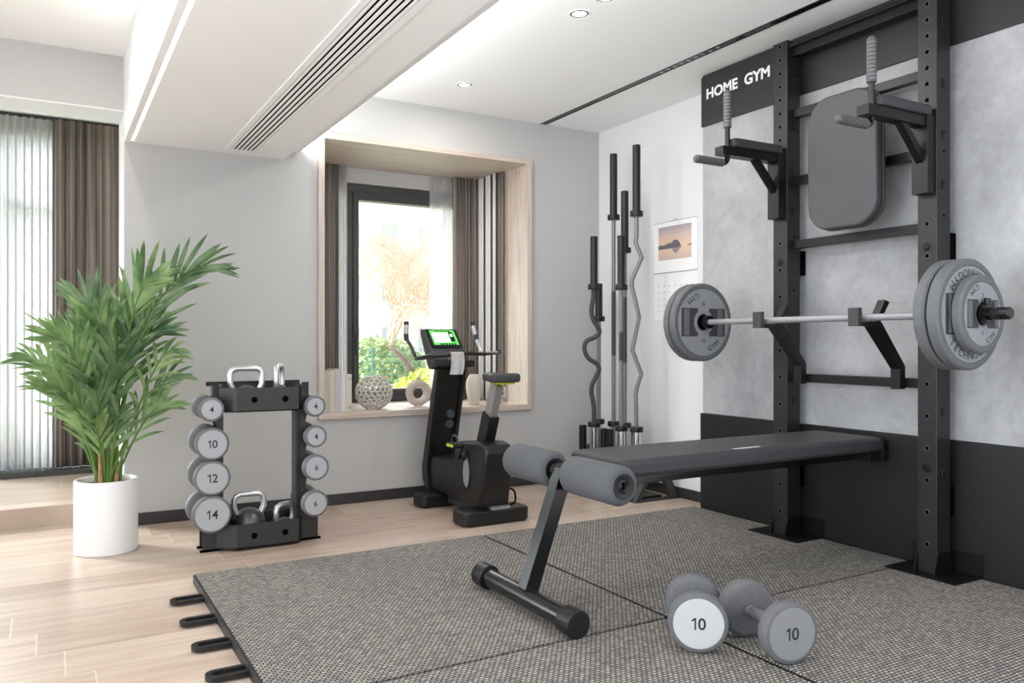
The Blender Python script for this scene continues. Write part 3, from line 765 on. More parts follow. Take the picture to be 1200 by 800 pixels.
# ------------------------------------------------------------------ dumbbells
def dumbbell_parts(t, R, L, hw, num, facem=DBF, headm=DBR, hand=STEEL, th=.0, numh=.036, rimw=.010, hr=.014):
    """axis along local Y, origin at the middle"""
    for s in (-1, 1):
        b = MB(); y0, y1 = s*(L/2-hw), s*L/2
        b.lathe([(0, y0), (R*.80, y0), (R*.95, y0+s*.006), (R, y0+s*.016), (R, y1-s*.010), (R*.97, y1-s*.003), (R-rimw, y1), (R-rimw-.002, y1-s*.002), (0, y1-s*.002)], (0, 0, 0), 'y', 56)
        h = obj('head', b, headm, t, local=True, sharp=.8)
        b = MB(); b.lathe([(0, y1-s*.0022), (R-rimw-.002, y1-s*.0022), (R-rimw-.004, y1-s*.0006), (0, y1-s*.0006)], (0, 0, 0), 'y', 56); obj('face_disc', b, facem, h, local=True)
        if s < 0: text('number', num, numh, (0, y1+.0006, 0), 'front', DKTXT, h, local=True, weight=.012)
        else:
            q = text('number', num, numh, (0, 0, 0), 'front', DKTXT, h, local=True)
            q.data.transform(Matrix.Translation((0, y1-.0006, 0)) @ Matrix.Rotation(PI, 4, 'Z'))
    b = MB(); e = L/2-hw
    b.lathe([(0, -e-.002), (.022, -e-.002), (.022, -e+.012), (hr, -e+.016), (hr*1.12, -e*.4), (hr*1.12, e*.4), (hr, e-.016), (.022, e-.012), (.022, e+.002), (0, e+.002)], (0, 0, 0), 'y', 32)
    obj('handle', b, hand, t, local=True)
RK = 'round dumbbells stored on the rack'
for x, z, R, num, label in (
    (.718, .737, .062, '4', 'small round grey dumbbell marked 4 at the top left of the storage rack'),
    (.722, .562, .083, '10', 'round grey dumbbell marked 10 on the left side of the storage rack'),
    (.722, .389, .089, '12', 'round grey dumbbell marked 12 on the left side of the storage rack'),
    (.721, .205, .095, '14', 'largest round grey dumbbell marked 14 at the lower left of the storage rack'),
    (1.250, .733, .057, '4', 'upper of two small dumbbells marked 4 on the right side of the rack'),
    (1.253, .570, .060, '4', 'lower of two small dumbbells marked 4 on the right side of the rack'),
    (1.255, .402, .070, '6', 'upper of two dumbbells marked 6 on the right side of the rack'),
    (1.250, .208, .071, '6', 'lowest dumbbell on the right side of the rack, marked 6')):
    t = thing('dumbbell', label, 'dumbbell', (x, 4.4115, z), RK)
    dumbbell_parts(t, R, .263, .06, num, numh=.030 if len(num) < 2 else .040 + (R-.083)*.5)
def place_axis(t, fwd, center, roll=0):
    """put local -Y along fwd"""
    f = Vector(fwd).normalized(); y = -f; z = Vector((0, 0, 1)); x = y.cross(z).normalized(); z = x.cross(y)
    M = Matrix((x, y, z)).transposed().to_4x4()
    t.rotation_euler = (M @ Matrix.Rotation(roll, 4, 'Y')).to_euler(); t.location = center
a = thing('dumbbell', 'grey round dumbbell with white face marked 10, nearer to the bench on the mat', 'dumbbell', (1.95, 2.11, TM+.1), 'loose dumbbells on the mat')
dumbbell_parts(a, .099, .27, .062, '10', facem=mat('dumbbell_face_white', (190, 192, 193), .4), headm=DBHEAD, hand=DBHEAD, numh=.040, rimw=.013)
place_axis(a, (-.62, -.78, 0), (1.953, 2.105, TM+.0995), 0)
a2 = thing('dumbbell', 'grey round dumbbell with grey face marked 10, farther right on the mat', 'dumbbell', (2.08, 1.93, TM+.1), 'loose dumbbells on the mat')
dumbbell_parts(a2, .099, .30, .058, '10', facem=DBF2, headm=DBHEAD, hand=DBHEAD, numh=.040, rimw=.012, hr=.0185)
place_axis(a2, (-.235, -.97, 0), (2.100, 1.925, TM+.0995), 0)

# ------------------------------------------------------------------ storage rack with kettlebells
sr = thing('dumbbell_rack', 'charcoal steel storage rack with trays and dumbbell wings before the back wall', 'storage rack', (.99, 4.42, 0))
def tray(z0, z1, floor_z):
    prof = [(.757, 4.36), (.842, 4.29), (1.160, 4.29), (1.198, 4.365)]
    b = MB(); th = .004
    for (xa, ya), (xb, yb) in zip(prof[:-1], prof[1:]):
        b.prism([(xa, ya), (xb, yb), (xb+.000, yb+th), (xa, ya+th)], 'z', z0, z1)
    b.box(.757, 1.198, 4.545, 4.549, z0, z1+.006)
    b.box(.755, .759, 4.36, 4.549, z0, z1+.006); b.box(1.196, 1.200, 4.36, 4.549, z0, z1+.006)
    o = obj('tray_panel', b, RACKM, sr)
    b = MB(); b.prism(prof+[(1.198, 4.547), (.757, 4.547)], 'z', floor_z, floor_z+.006); obj('tray_floor', b, RACKD, sr)
    for x in (.93, 1.09):
        b = MB(); b.lathe([(0, -.005), (.006, -.006), (.010, -.003), (.011, 0), (.016, .0005), (.016, .003)], (x, 4.288, (z0+z1)/2), 'y', 20); obj('bolt', b, BLK, sr)
tray(.716, .842, .716); tray(.010, .136, .012)
b = MB(); b.box(.733, 1.236, 4.549, 4.554, .842, .866); obj('back_rim', b, RACKD, sr)
for q in ((.733, .757, 4.352, 4.356), (1.198, 1.236, 4.366, 4.370)):
    b = MB(); b.box(q[0], q[1], q[2], q[3], .70, .862); obj('corner_plate', b, RACKD, sr)
# side wings: front and back plate each side, cut with notches that cradle the handles
def wing2(x_in, s, zs, cx):
    outer = [(x_in+s*.100, .012), (x_in+s*.100, .14)]
    for zz in sorted(zs):
        o = cx
        outer += [(o-s*.020, zz-.026), (o-s*.016, zz-.017), (o+s*.016, zz-.017), (o+s*.030, zz+.002), (o+s*.030, zz+.03), (x_in+s*.030, zz+.078)]
    out = [p for p in outer if p[1] < .80] + [(x_in+s*.03, .80)]
    poly = [(x_in, .012)] + out + [(x_in, .858)]
    if s < 0: poly = poly[::-1]
    for y in (4.362, 4.455):
        b = MB(); b.prism(poly, 'y', y, y+.004); obj('side_plate', b, RACKM, sr)
wing2(.786, -1, (.737, .562, .389, .205), .720)
wing2(1.166+.02, 1, (.733, .570, .402, .208), 1.252)
b = MB()
for x in (.781, 1.182): b.box(x, x+.006, 4.366, 4.455, .012, .858)
obj('upright', b, RACKD, sr)
b = MB(); b.box(1.165, 1.188, 4.37, 4.45, .012, .850); b.box(.786, .790, 4.37, 4.45, .012, .85); obj('inner_post', b, RACKM, sr)
for x0, x1, y in ((.674, .790, 4.356), (.674, .790, 4.451), (1.182, 1.300, 4.356), (1.182, 1.300, 4.451)):
    b = MB(); b.box(x0, x1, y, y+.016, 0, .012, .001); obj('foot', b, BLK, sr)
def kettlebell(cx, cy, z, R, label, rot=0, hw=.085, hh=.10, tilt=0, flat=1.0, group='kettlebells in the storage rack'):
    t = thing('kettlebell', label, 'kettlebell', (cx, cy, z), group)
    t.rotation_euler = (0, tilt, rot)
    b = MB(); n = 16; prof = [(0, 0)] + [(R*math.sin(PI*k/n), R*flat*(1-math.cos(PI*k/n))) for k in range(2, n)] + [(0, 2*R*flat)]
    prof[1] = (R*.42, 0.0)
    b.lathe(prof, (0, 0, 0), 'z', 40); obj('body', b, KBM, t, local=True)
    zb = 2*R*flat-.025; c = .03
    pts = [(-hw*.78, 0, zb-.01), (-hw, 0, zb+.03), (-hw, 0, zb+hh-c), (-hw+c*.3, 0, zb+hh-c*.3), (-hw+c, 0, zb+hh), (0, 0, zb+hh), (hw-c, 0, zb+hh), (hw-c*.3, 0, zb+hh-c*.3), (hw, 0, zb+hh-c), (hw, 0, zb+.03), (hw*.78, 0, zb-.01)]
    b = MB(); b.tube(pts, .0155, 16); obj('handle', b, STEELW, t, local=True, sharp=1.5)
kettlebell(.918, 4.43, .724, .068, 'kettlebell with broad steel handle on the upper rack tray', hh=.115, flat=.92, hw=.082)
kettlebell(1.092, 4.43, .724, .062, 'kettlebell turned edge-on at the right of the upper rack tray', rot=math.radians(62), hh=.128, hw=.06)
kettlebell(.932, 4.43, .019, .088, 'kettlebell with dark body showing on the left of the lower rack tray', hh=.098, hw=.078)
kettlebell(1.118, 4.42, .019, .056, 'kettlebell with slanted handle at the right of the lower rack tray', rot=math.radians(25), hh=.095, hw=.056, flat=.95)

# ------------------------------------------------------------------ potted palm
palm = thing('potted_palm', 'tall green palm in a white cylindrical pot', 'potted plant', (.262, 4.66, 0))
PXc, PYc = .262, 4.66
b = MB(); R = .150; H = .372
b.lathe([(0, 0), (R-.006, 0), (R, .006), (R, H-.006), (R-.004, H), (R-.014, H), (R-.018, H-.006), (R-.018, .32), (0, .32)], (PXc, PYc, 0), 'z', 72); obj('pot', b, POTM, palm)
b = MB(); b.lathe([(0, .350), (.06, .346), (R-.019, .342), (R-.019, .322), (0, .322)], (PXc, PYc, 0), 'z', 48); obj('soil', b, SOIL, palm)
Rv = Vector((.8660254, -.5, 0)); Fv = Vector((.5, .8660254, 0)); Uv = Vector((0, 0, 1))
def bez(p0, p1, p2, t): return p0*(1-t)**2 + p1*2*t*(1-t) + p2*t*t
def leaflet(b, base, d, L, w, droop, nrm, seg=6, fold=.25):
    d = d.normalized(); side = d.cross(nrm).normalized(); nrm = side.cross(d).normalized()
    prev = None
    for i in range(seg+1):
        t = i/seg; c = base + d*L*t + Vector((0, 0, -droop*L*t*t))
        ww = w*(math.sin(PI*min(.98, (t*.85+.12)))**.8) * (1 if t < .9 else .55)
        if i == seg: ww = .0006
        row = [b.bm.verts.new(c - side*ww/2 + nrm*ww*fold), b.bm.verts.new(c), b.bm.verts.new(c + side*ww/2 + nrm*ww*fold)]
        if prev:
            for k in (0, 1):
                f = b.bm.faces.new((prev[k], prev[k+1], row[k+1], row[k])); f.material_index = b.mi
        prev = row
def frond(i, base_off, tipR, tipZ, depth, bow, nleaf, LL, w, m, start=.42, pale=False, curl=.1):
    """tipR: sideways reach, tipZ: tip height, depth: reach away from the room's middle"""
    r = random.Random(100+i)
    p0 = Vector((PXc, PYc, .345)) + Rv*base_off[0] + Fv*base_off[1]
    p2 = Vector((PXc, PYc, 0)) + Rv*tipR + Fv*depth + Uv*tipZ
    mid = Vector((PXc, PYc, 0)) + Rv*(base_off[0]+tipR*bow) + Fv*(depth*bow) + Uv*max(tipZ*.98, .345+(tipZ-.345)*.80)
    n = 26; rach = [bez(p0, mid, p2, k/n) for k in range(n+1)]
    b = MB(); b.tube(rach, [.0075*(1-.82*k/n) for k in range(n+1)], 8)
    b.mi = 1
    for k in range(nleaf):
        t = start+(1-start)*(k/(nleaf-1))**.9
        p = bez(p0, mid, p2, t); d = (bez(p0, mid, p2, min(1, t+.02))-bez(p0, mid, p2, t-.02)).normalized()
        s = -1 if k % 2 else 1
        lat = d.cross(Fv)
        if lat.length < .1: lat = d.cross(Uv)
        lat.normalize()
        lat = (lat + Fv*r.uniform(-.55, .35)).normalized()
        prog = (t-start)/(1-start)
        spread = (1.0-.62*prog)*r.uniform(.8, 1.15)*.72
        dd = (d + lat*s*spread + Vector((0, 0, .06))).normalized()
        L = LL*(.62+.75*math.sin(PI*min(1, prog*.72+.18)))*r.uniform(.85, 1.1)
        nrm = (lat.cross(d)*1.0 + Fv*-.4 + Vector((r.uniform(-.3, .3), r.uniform(-.3, .3), r.uniform(0, .4)))).normalized()
        leaflet(b, p, dd, L, w*r.uniform(.8, 1.15), r.uniform(.02, .16)+curl, nrm)
    leaflet(b, p2-d*.01, d, LL*.7, w*.9, .12, Fv*-1)
    o = obj('frond', b, [STEM, m], palm, sharp=1.2)
    return o
fr = [  # base off, tipR, tipZ, depth, bow
 ((.03, -.01), .50, 1.47, .02, .26, 22, .25, .030),
 ((.02, .02), .24, 1.38, -.05, .40, 18, .25, .034),
 ((.04, .00), .36, 1.03, -.08, .60, 14, .18, .024),
 ((.02, -.03), .32, .90, .06, .55, 14, .16, .022),
 ((-.03, .01), -.38, 1.00, -.04, .60, 14, .16, .024),
 ((-.02, .02), -.25, 1.12, .10, .50, 16, .20, .024),
 ((-.01, -.02), -.10, 1.26, .0, .40, 20, .24, .028),
 ((.01, .02), .10, 1.22, .08, .40, 18, .25, .034),
 ((.00, -.03), -.14, 1.08, -.16, .50, 20, .23, .030),
 ((.03, -.02), .13, 1.02, -.16, .50, 20, .23, .032),
 ((-.03, -.01), -.26, .84, -.08, .60, 14, .15, .022),
 ((-.02, -.03), -.13, .84, -.20, .55, 18, .20, .030),
 ((.01, -.03), .04, .86, -.22, .55, 18, .20, .032),
 ((.03, .02), .26, .74, .04, .60, 16, .17, .024),
 ((.02, .03), .02, 1.06, .18, .50, 18, .22, .026),
 ((.02, -.01), .13, .72, -.14, .60, 16, .17, .028),
 ((-.02, -.00), -.08, .74, -.15, .60, 16, .17, .028),
 ((.00, .00), -.02, 1.14, -.06, .45, 20, .24, .030),
 ((.01, .01), .22, 1.12, .02, .45, 18, .22, .030),
 ((-.01, -.01), -.20, .94, -.12, .55, 18, .20, .028),
 ((.00, -.02), .02, .66, -.16, .60, 14, .15, .026),
 ((-.02, .01), -.14, .70, -.02, .60, 12, .13, .022)]
for i, (bo, tR, tZ, dp, bw, nl, LL, w) in enumerate(fr):
    frond(i, bo, tR, tZ, dp, bw, nl, LL, w, LEAF if i % 3 else LEAF2, start=.36 if tZ > .9 else .26, curl=.30 if i in (2, 4) else .07)
for i in range(9):
    a = i*2.4; rr = .02+.006*i
    p = Vector((PXc+rr*math.cos(a), PYc+rr*math.sin(a), .34))
    b = MB(); b.tube([p, p+Vector((math.cos(a)*.006, math.sin(a)*.006, .07)), p+Vector((math.cos(a)*.012, math.sin(a)*.012, .16+.01*(i % 3)))], [.011, .009, .005], 10)
    obj('stem', b, STEMR if i % 2 else STEM, palm)

# ------------------------------------------------------------------ exercise bike
bk = thing('exercise_bike', 'black upright exercise bike with a lit green screen by the window', 'exercise bike', (2.305, 4.54, 0))
XL, XM, XH = 2.205, 2.305, 2.405
for y0, y1, nm in ((4.155, 4.345, 0), (4.775, 4.94, 1)):
    b = MB(); b.prism(rrect(2.082, 2.530, y0, y1, .045, 5), 'z', .006, .088, .014, seg=3); b.box(2.12, 2.49, y0+.03, y1-.03, 0, .008); obj('foot', b, BIKE, bk)
b = MB(); b.prism([(4.20, .095), (4.385, .052), (4.50, .12), (4.56, .30), (4.545, .42), (4.50, .462), (4.24, .485), (4.165, .470), (4.125, .425), (4.135, .36)], 'x', XL, XH, .024, seg=4)
body = obj('flywheel_housing', b, BIKE, bk)
b = MB(); b.lathe([(0, 0), (.05, -.002), (.055, .004)], (XL-.0005, 0, 0), 'x', 40)
for v in b.bm.verts: v.co.y = v.co.y*.85+4.375; v.co.z = v.co.z*1.75+.285
obj('flywheel_window', b, STEEL, body)
b = MB(); b.tube([(XL-.001, 4.375+.050*math.cos(a), .285+.100*math.sin(a)) for a in [2*PI*k/32 for k in range(32)]], .006, 8, closed=True); obj('window_rim', b, BIKED, body)
b = MB(); b.box(XL+.06, XH-.01, 4.165, 4.235, .078, .104, .003); obj('silver_strip', b, SILV, body)
b = MB(); b.prism([(4.50, .085), (4.98, .10), (4.985, .30), (4.90, .325), (4.52, .335)], 'x', XL+.015, XH-.015, .018, seg=3); obj('battery_box', b, BIKE, bk)
b = MB(); b.box(XM-.035, XM+.035, 4.2, 4.9, .03, .075, .004); obj('base_beam', b, BIKEG, bk)
# mast: U channel leaning toward the rider
b = MB()
pl = [(4.985, .10), (5.03, .16), (5.035, .24), (4.835, .90), (4.775, .90), (4.955, .25), (4.93, .10)]
b.prism(pl, 'x', XL-.005, XL+.022, .004); b.prism(pl, 'x', XH-.022, XH+.005, .004)
b.mi = 1; b.prism([(5.02, .16), (5.03, .24), (4.83, .90), (4.80, .90), (4.985, .24), (4.98, .16)], 'x', XL+.02, XH-.02)
mast = obj('mast', b, [BIKE, BIKED], bk)
for z, y in ((.60, 4.885), (.53, 4.905)):
    b = MB(); b.lathe([(0, -.03), (.028, -.028), (.032, -.02), (.030, .004)], (XM+.03, y, z), 'y', 24); obj('knob', b, BIKEG, mast)
# console
b = MB(); b.prism([(4.83, .90), (4.80, .925), (4.80, .965), (4.86, 1.035), (4.985, 1.165), (5.02, 1.165), (5.02, 1.13), (4.91, .94), (4.88, .90)], 'x', XM-.125, XM+.130, .006); obj('console_body', b, BIKEG, bk)
d0 = Vector((0, 4.852, 1.040)); d1 = Vector((0, 4.978, 1.168)); dv = (d1-d0); nv = Vector((0, -dv.z, dv.y)).normalized()
def scr(name, x0, x1, t0, t1, off, m, parent):
    b = MB(); vs = []
    for o_ in (off-.002, off):
        for x, t in ((x0, t0), (x1, t0), (x1, t1), (x0, t1)): vs.append(b.bm.verts.new(Vector((x, 0, 0)) + d0 + dv*t + nv*o_))
    for q in ((0,1,2,3),(4,5,6,7),(0,1,5,4),(1,2,6,5),(2,3,7,6),(3,0,4,7)): b.bm.faces.new([vs[i] for i in q])
    bmesh.ops.recalc_face_normals(b.bm, faces=b.bm.faces)
    return obj(name, b, m, parent)
sc_ = scr('screen', XM-.105, XM+.112, .04, .96, .0045, SCRB, bk)
scr('display', XM-.088, XM+.095, .14, .90, .0055, SCR, sc_)
scr('display_window', XM-.075, XM+.04, .26, .76, .0065, SCRW, sc_); scr('display_figure', XM+.048, XM+.078, .30, .80, .0065, SCRB, sc_)
scr('display_figure', XM+.055, XM+.07, .56, .70, .0072, SCRW, sc_)
for i in range(6): scr('display_key', XM-.04+i*.02, XM-.028+i*.02, .13, .22, .0065, SCRB, sc_)
for i in range(6): scr('display_key', XM-.05+i*.02, XM-.038+i*.02, .80, .86, .0065, SCRB, sc_)
b = MB(); b.box(XM-.135, XM+.15, 4.74, 4.83, .915, .960, .01); obj('handlebar_hub', b, BIKE, bk)
bar_pts = [(2.07, 4.565, .995), (2.05, 4.60, .990), (2.045, 4.75, .976), (2.06, 4.80, .973), (2.10, 4.80, .975), (2.19, 4.765, .990), (2.305, 4.745, .997), (2.42, 4.765, 1.003), (2.50, 4.79, 1.000), (2.54, 4.79, 1.000), (2.56, 4.75, 1.002), (2.555, 4.60, 1.012), (2.535, 4.555, 1.018)]
def smooth(pts, n=4):
    P = [Vector(p) for p in pts]; out = []
    for i in range(len(P)-1):
        a = P[max(i-1, 0)]; b_, c = P[i], P[i+1]; d_ = P[min(i+2, len(P)-1)]
        for k in range(n):
            t = k/n; out.append(.5*((2*b_)+(c-a)*t+(2*a-5*b_+4*c-d_)*t*t+(3*b_-a-3*c+d_)*t**3))
    return out+[P[-1]]
b = MB(); b.tube(smooth(bar_pts), .0125, 14); hb = obj('handlebar', b, BIKE, bk)
for s, xx in ((-1, 2.05), (1, 2.545)):
    b = MB(); g0 = Vector((xx, 4.80, .99)); gk = Vector((xx+s*.004, 4.87, 1.06)); g1 = Vector((xx+s*.012, 4.925, 1.115)); g2 = Vector((xx-s*.002, 4.95, 1.20))
    b.tube(smooth([g0, gk, g1, g2]), .0115, 12); o = obj('grip_arm', b, SILV if s > 0 else BIKEG, hb)
    b = MB(); b.tube([g1, g1*.1+g2*.9], .0155, 14); obj('grip', b, SILV, o)
    b = MB(); b.tube([g1*.12+g2*.88, g2+Vector((0, .003, .012))], .0165, 14); b.tube([g1-Vector((0, .012, .022)), g1*.85+g2*.15], .0165, 14); obj('grip_end', b, BIKE, o)
# seat post and saddle
b = MB()
def lean(y0, z0, y1, z1, hx, hy, m, nm, parent, bev=.005):
    p0 = Vector((XM+.012, y0, z0)); p1 = Vector((XM+.012, y1, z1)); d = (p1-p0); ang = -math.atan2(d.y, d.z)
    b = MB(); b.box(-hx, hx, -hy, hy, 0, d.length, bev, M=Matrix.Translation(p0) @ Matrix.Rotation(ang, 4, 'X')); return obj(nm, b, m, parent)
lean(4.345, .455, 4.265, .645, .036, .052, BIKE, 'seat_tube', bk, .008)
lean(4.275, .62, 4.19, .83, .026, .038, SILV, 'seat_post', bk)
b = MB(); b.prism([(XM-.082, 4.075), (XM-.060, 4.06), (XM+.085, 4.06), (XM+.105, 4.075), (XM+.108, 4.12), (XM+.06, 4.21), (XM+.04, 4.325), (XM+.012, 4.345), (XM-.016, 4.325), (XM-.04, 4.21), (XM-.085, 4.12)], 'z', .842, .895, .016, seg=4); sd = obj('saddle', b, BIKEG, bk)
b = MB(); b.prism([(XM-.05, 4.085), (XM+.075, 4.085), (XM+.078, 4.12), (XM+.035, 4.22), (XM-.012, 4.22), (XM-.055, 4.12)], 'z', .832, .843, .002); obj('yellow_trim', b, YEL, sd)
# crank and pedal on the near side
b = MB(); b.lathe([(0, -.03), (.030, -.028), (.034, -.018), (.034, 0), (0, 0)], (XL, 4.405, .385), 'x', 32)
b.box(-.008, .008, -.012, .012, -.02, .105, .006, M=Matrix.Translation((XL-.036, 4.405, .385)) @ Matrix.Rotation(math.radians(38), 4, 'X')); ck = obj('crank', b, BIKE, bk)
b = MB(); b.cyl((XL-.045, 4.345, .462), (XL-.125, 4.345, .462), .008, 12); b.prism(rrect(4.295, 4.395, .448, .476, .010, 4), 'x', XL-.125, XL-.055, .004); pd = obj('pedal', b, BIKED, ck)
b = MB(); b.tube(smooth([(XL-.09, 4.305, .474), (XL-.09, 4.318, .508), (XL-.09, 4.355, .520), (XL-.09, 4.388, .500), (XL-.09, 4.393, .462)]), .006, 8); obj('pedal_strap', b, BIKEG, pd)
b = MB(); b.box(XL-.128, XL-.125, 4.30, 4.39, .454, .470, .001); obj('pedal_reflector', b, YEL, pd)
b = MB(); b.tube(smooth([(XH, 4.22, .20), (XH+.035, 4.20, .18), (XH+.03, 4.18, .12), (XH+.0, 4.20, .10)]), .006, 8); obj('cable', b, BLK, bk)
# towel over the bar
def tw(u, v):
    x = XM+.015+(u-.5)*.095 + (.010 if v > .5 else -.004)*(abs(v-.5)*2)
    s = (v-.5)*2
    if abs(s) < .12: a = s/.12*PI/2; return (x, 4.748-.019*math.sin(a), .998+.0175*math.cos(a))
    l = (abs(s)-.12)/.88
    if s > 0: return (x-.03*l*l, 4.729-.025*l+.006*math.sin(u*9), .998-.130*l)
    return (x, 4.768+.004*math.sin(u*7), .998-.05*l)
b = MB(); b.grid(tw, 12, 40); o = obj('towel', b, TOWEL, sharp=2); md = o.modifiers.new('t', 'SOLIDIFY'); md.thickness = .004; md.offset = 1
tag(o, 'small pale grey towel hung over the bike handlebar', 'towel')

# ------------------------------------------------------------------ bar holder and bars
hd = thing('barbell_holder', 'low black floor stand of upright tubes holding the bars in the corner', 'barbell stand', (3.53, 4.62, 0))
spots = {'B1': (3.45, 4.78), 'B2': (3.60, 4.925), 'B3': (3.60, 4.742), 'B5': (3.45, 4.458), 'B4': (3.60, 4.61), 'B6': (3.50, 4.352), 'e1': (3.45, 4.92), 'e2': (3.45, 4.655), 'e3': (3.45, 4.585), 'e4': (3.60, 4.49)}
for k, (x, y) in spots.items():
    b = MB(); top = .44 if k[0] == 'B' else .462
    b.lathe([(.026 + .004, .03), (.026+.004, top), (.0265, top), (.0265, .05), (0, .05), (0, .03)] if k[0] == 'B' else [(.028, .03), (.028, top-.004), (.025, top), (0, top-.002), (0, .03)], (x, y, 0), 'z', 28)
    obj('tube', b, BLKM if k[0] == 'e' else CHROME, hd)
b = MB(); b.box(3.40, 3.66, 4.28, 5.0, .0, .03, .004)
obj('base', b, BLKM, hd)
for y in (4.24, 5.00):
    b = MB(); b.prism([(3.72, .0), (3.785, .0), (3.64, .30), (3.59, .30)], 'y', y, y+.05, .004); b.box(3.42, 3.79, y, y+.05, .0, .014, .003); b.prism([(3.40, .0), (3.44, .0), (3.62, .30), (3.58, .30)], 'y', y, y+.05, .004); obj('leg', b, BIKEG, hd)
SL = 'upright bars in the corner stand'
SHAFT = mat('grey_steel_shaft', (126, 128, 131), .45, .5)
def bar_thing(key, name, label, ztop, zcol, shaft=None, shm=SHAFT, knurl=None):
    x, y = spots[key]
    t = thing(name, label, 'barbell' , (x, y, .052), SL)
    b = MB(); b.lathe([(0, zcol+.03), (.0275, zcol+.03), (.0275, ztop-.003), (.025, ztop), (0, ztop)], (x, y, 0), 'z', 24); obj('upper_sleeve', b, RUBB, t)
    b = MB(); b.lathe([(0, zcol), (.043, zcol), (.045, zcol+.004), (.045, zcol+.034), (.043, zcol+.038), (0, zcol+.038)], (x, y, 0), 'z', 28); obj('collar', b, RUBB, t)
    b = MB(); b.lathe([(0, .462), (.043, .462), (.045, .466), (.045, .494), (.043, .498), (0, .498)], (x, y, 0), 'z', 28); obj('collar', b, RUBB, t)
    b = MB(); b.lathe([(0, .052), (.0255, .052), (.0255, .463), (0, .463)], (x, y, 0), 'z', 24); obj('lower_sleeve', b, CHROME, t)
    b = MB()
    if shaft is None: b.cyl((x, y, .497), (x, y, zcol+.002), .0150, 16)
    else:
        pts = [Vector((x, y, z)) + Rv*dx for dx, z in shaft]
        b.tube(pts, .0150 if key == 'B6' else .017, 14)
    obj('shaft', b, shm, t, sharp=1.4)
    if knurl:
        b = MB(); b.cyl((x, y, knurl[0]), (x, y, knurl[1]), .0162, 16); obj('knurled_grip', b, BIKEG, t)
def zz(px, py, t, x0): return ((px-x0)*t/942, CAMH+(400.5-py)*t/942)
curl = [zz(px, py, 5.865, 696) for px, py in ((696, 497), (696, 480), (695, 470), (693, 460), (694, 450), (700, 438), (702, 432), (699, 426), (690, 420), (685.5, 412), (685, 405), (688, 399), (697, 395), (702, 390), (701, 384), (695, 374), (693, 363), (695, 350), (696, 338))]
curl[0] = (0, .497); curl[-1] = (0, 1.49)
bar_thing('B1', 'curl_bar', 'dark curved curl bar with deep bend, leftmost bar in the corner stand', 1.849, 1.462, smooth([(a, z, 0) for a, z in curl], 3) and [(v.x, v.y) for v in smooth([(a, z, 0) for a, z in curl], 3)], BIKEG)
bar_thing('B2', 'straight_bar', 'short straight bar just behind the curved curl bar', 1.52, 1.235)
bar_thing('B3', 'straight_bar', 'tall straight bar left of centre in the corner stand', 2.46, 1.975, knurl=(.98, 1.45))
bar_thing('B5', 'straight_bar', 'shorter straight bar in front of the middle of the corner stand', 1.818, 1.44, knurl=(.95, 1.15))
bar_thing('B4', 'straight_bar', 'middle height straight bar behind the shorter one in the stand', 2.165, 1.72, knurl=(.93, 1.4))
t6 = 5.52
ez = [zz(px, py, t6, 746) for px, py in ((746, 497), (745, 462), (746, 455), (751.5, 438), (741, 410), (749, 372), (740.5, 335), (740.5, 328), (752, 302), (745, 284), (746, 276), (746, 256))]
ez[0] = (0, .497); ez[-1] = (0, 1.95)
bar_thing('B6', 'zigzag_curl_bar', 'tall zigzag curl bar, rightmost in the corner stand', 2.43, 1.94, ez)

# ------------------------------------------------------------------ calendar
XW = XR
cal = thing('calendar', 'wall calendar with a sunset sea photo hung on the white wall', 'calendar', (XW, 4.29, 1.22))
b = MB(); b.box(XW-.006, XW-.0005, 4.075, 4.530, 1.572, 1.928, .001); obj('picture_page', b, PAPER, cal)
b = MB(); b.box(XW-.0068, XW-.006, 4.135, 4.475, 1.66, 1.895); pic = obj('picture', b, SUNSET, cal)
def isl(pts, x, m, nm):
    b = MB(); b.prism(pts, 'x', x-.0006, x); return obj(nm, b, m, pic)
isl([(4.475, 1.738), (4.475, 1.765), (4.45, 1.770), (4.42, 1.765), (4.39, 1.772), (4.35, 1.778), (4.33, 1.776), (4.318, 1.790), (4.30, 1.796), (4.27, 1.790), (4.25, 1.772), (4.24, 1.752), (4.236, 1.738)], XW-.0068, ISL, 'island')
isl([(4.33, 1.737), (4.25, 1.737), (4.265, 1.715), (4.29, 1.700), (4.315, 1.712)], XW-.0068, mat('print_reflection', (156, 142, 140), .5), 'reflection')
isl([(4.18, 1.742), (4.135, 1.742), (4.135, 1.758)], XW-.0068, ISL, 'island')
b = MB(); b.box(XW-.004, XW-.0005, 4.075, 4.530, 1.235, 1.568, .001); obj('date_page', b, PAPER, cal)
b = MB()
for r_ in range(5):
    for c_ in range(7): b.box(XW-.0046, XW-.004, 4.12+c_*.057, 4.135+c_*.057, 1.29+r_*.045, 1.302+r_*.045)
obj('date_figures', b, mat('pale_print', (214, 214, 216), .6), cal)
b = MB(); b.tube([(XW-.006, 4.078+.0001, 1.5705), (XW-.006, 4.528, 1.5705)], .0035, 8); b.tube([(XW-.005, 4.078, 1.929), (XW-.005, 4.528, 1.929)], .0025, 8); b.tube([(XW-.005, 4.33, 1.93), (XW-.005, 4.30, 1.943), (XW-.005, 4.27, 1.93)], .0018, 6); obj('wire_binding', b, SILV, cal)

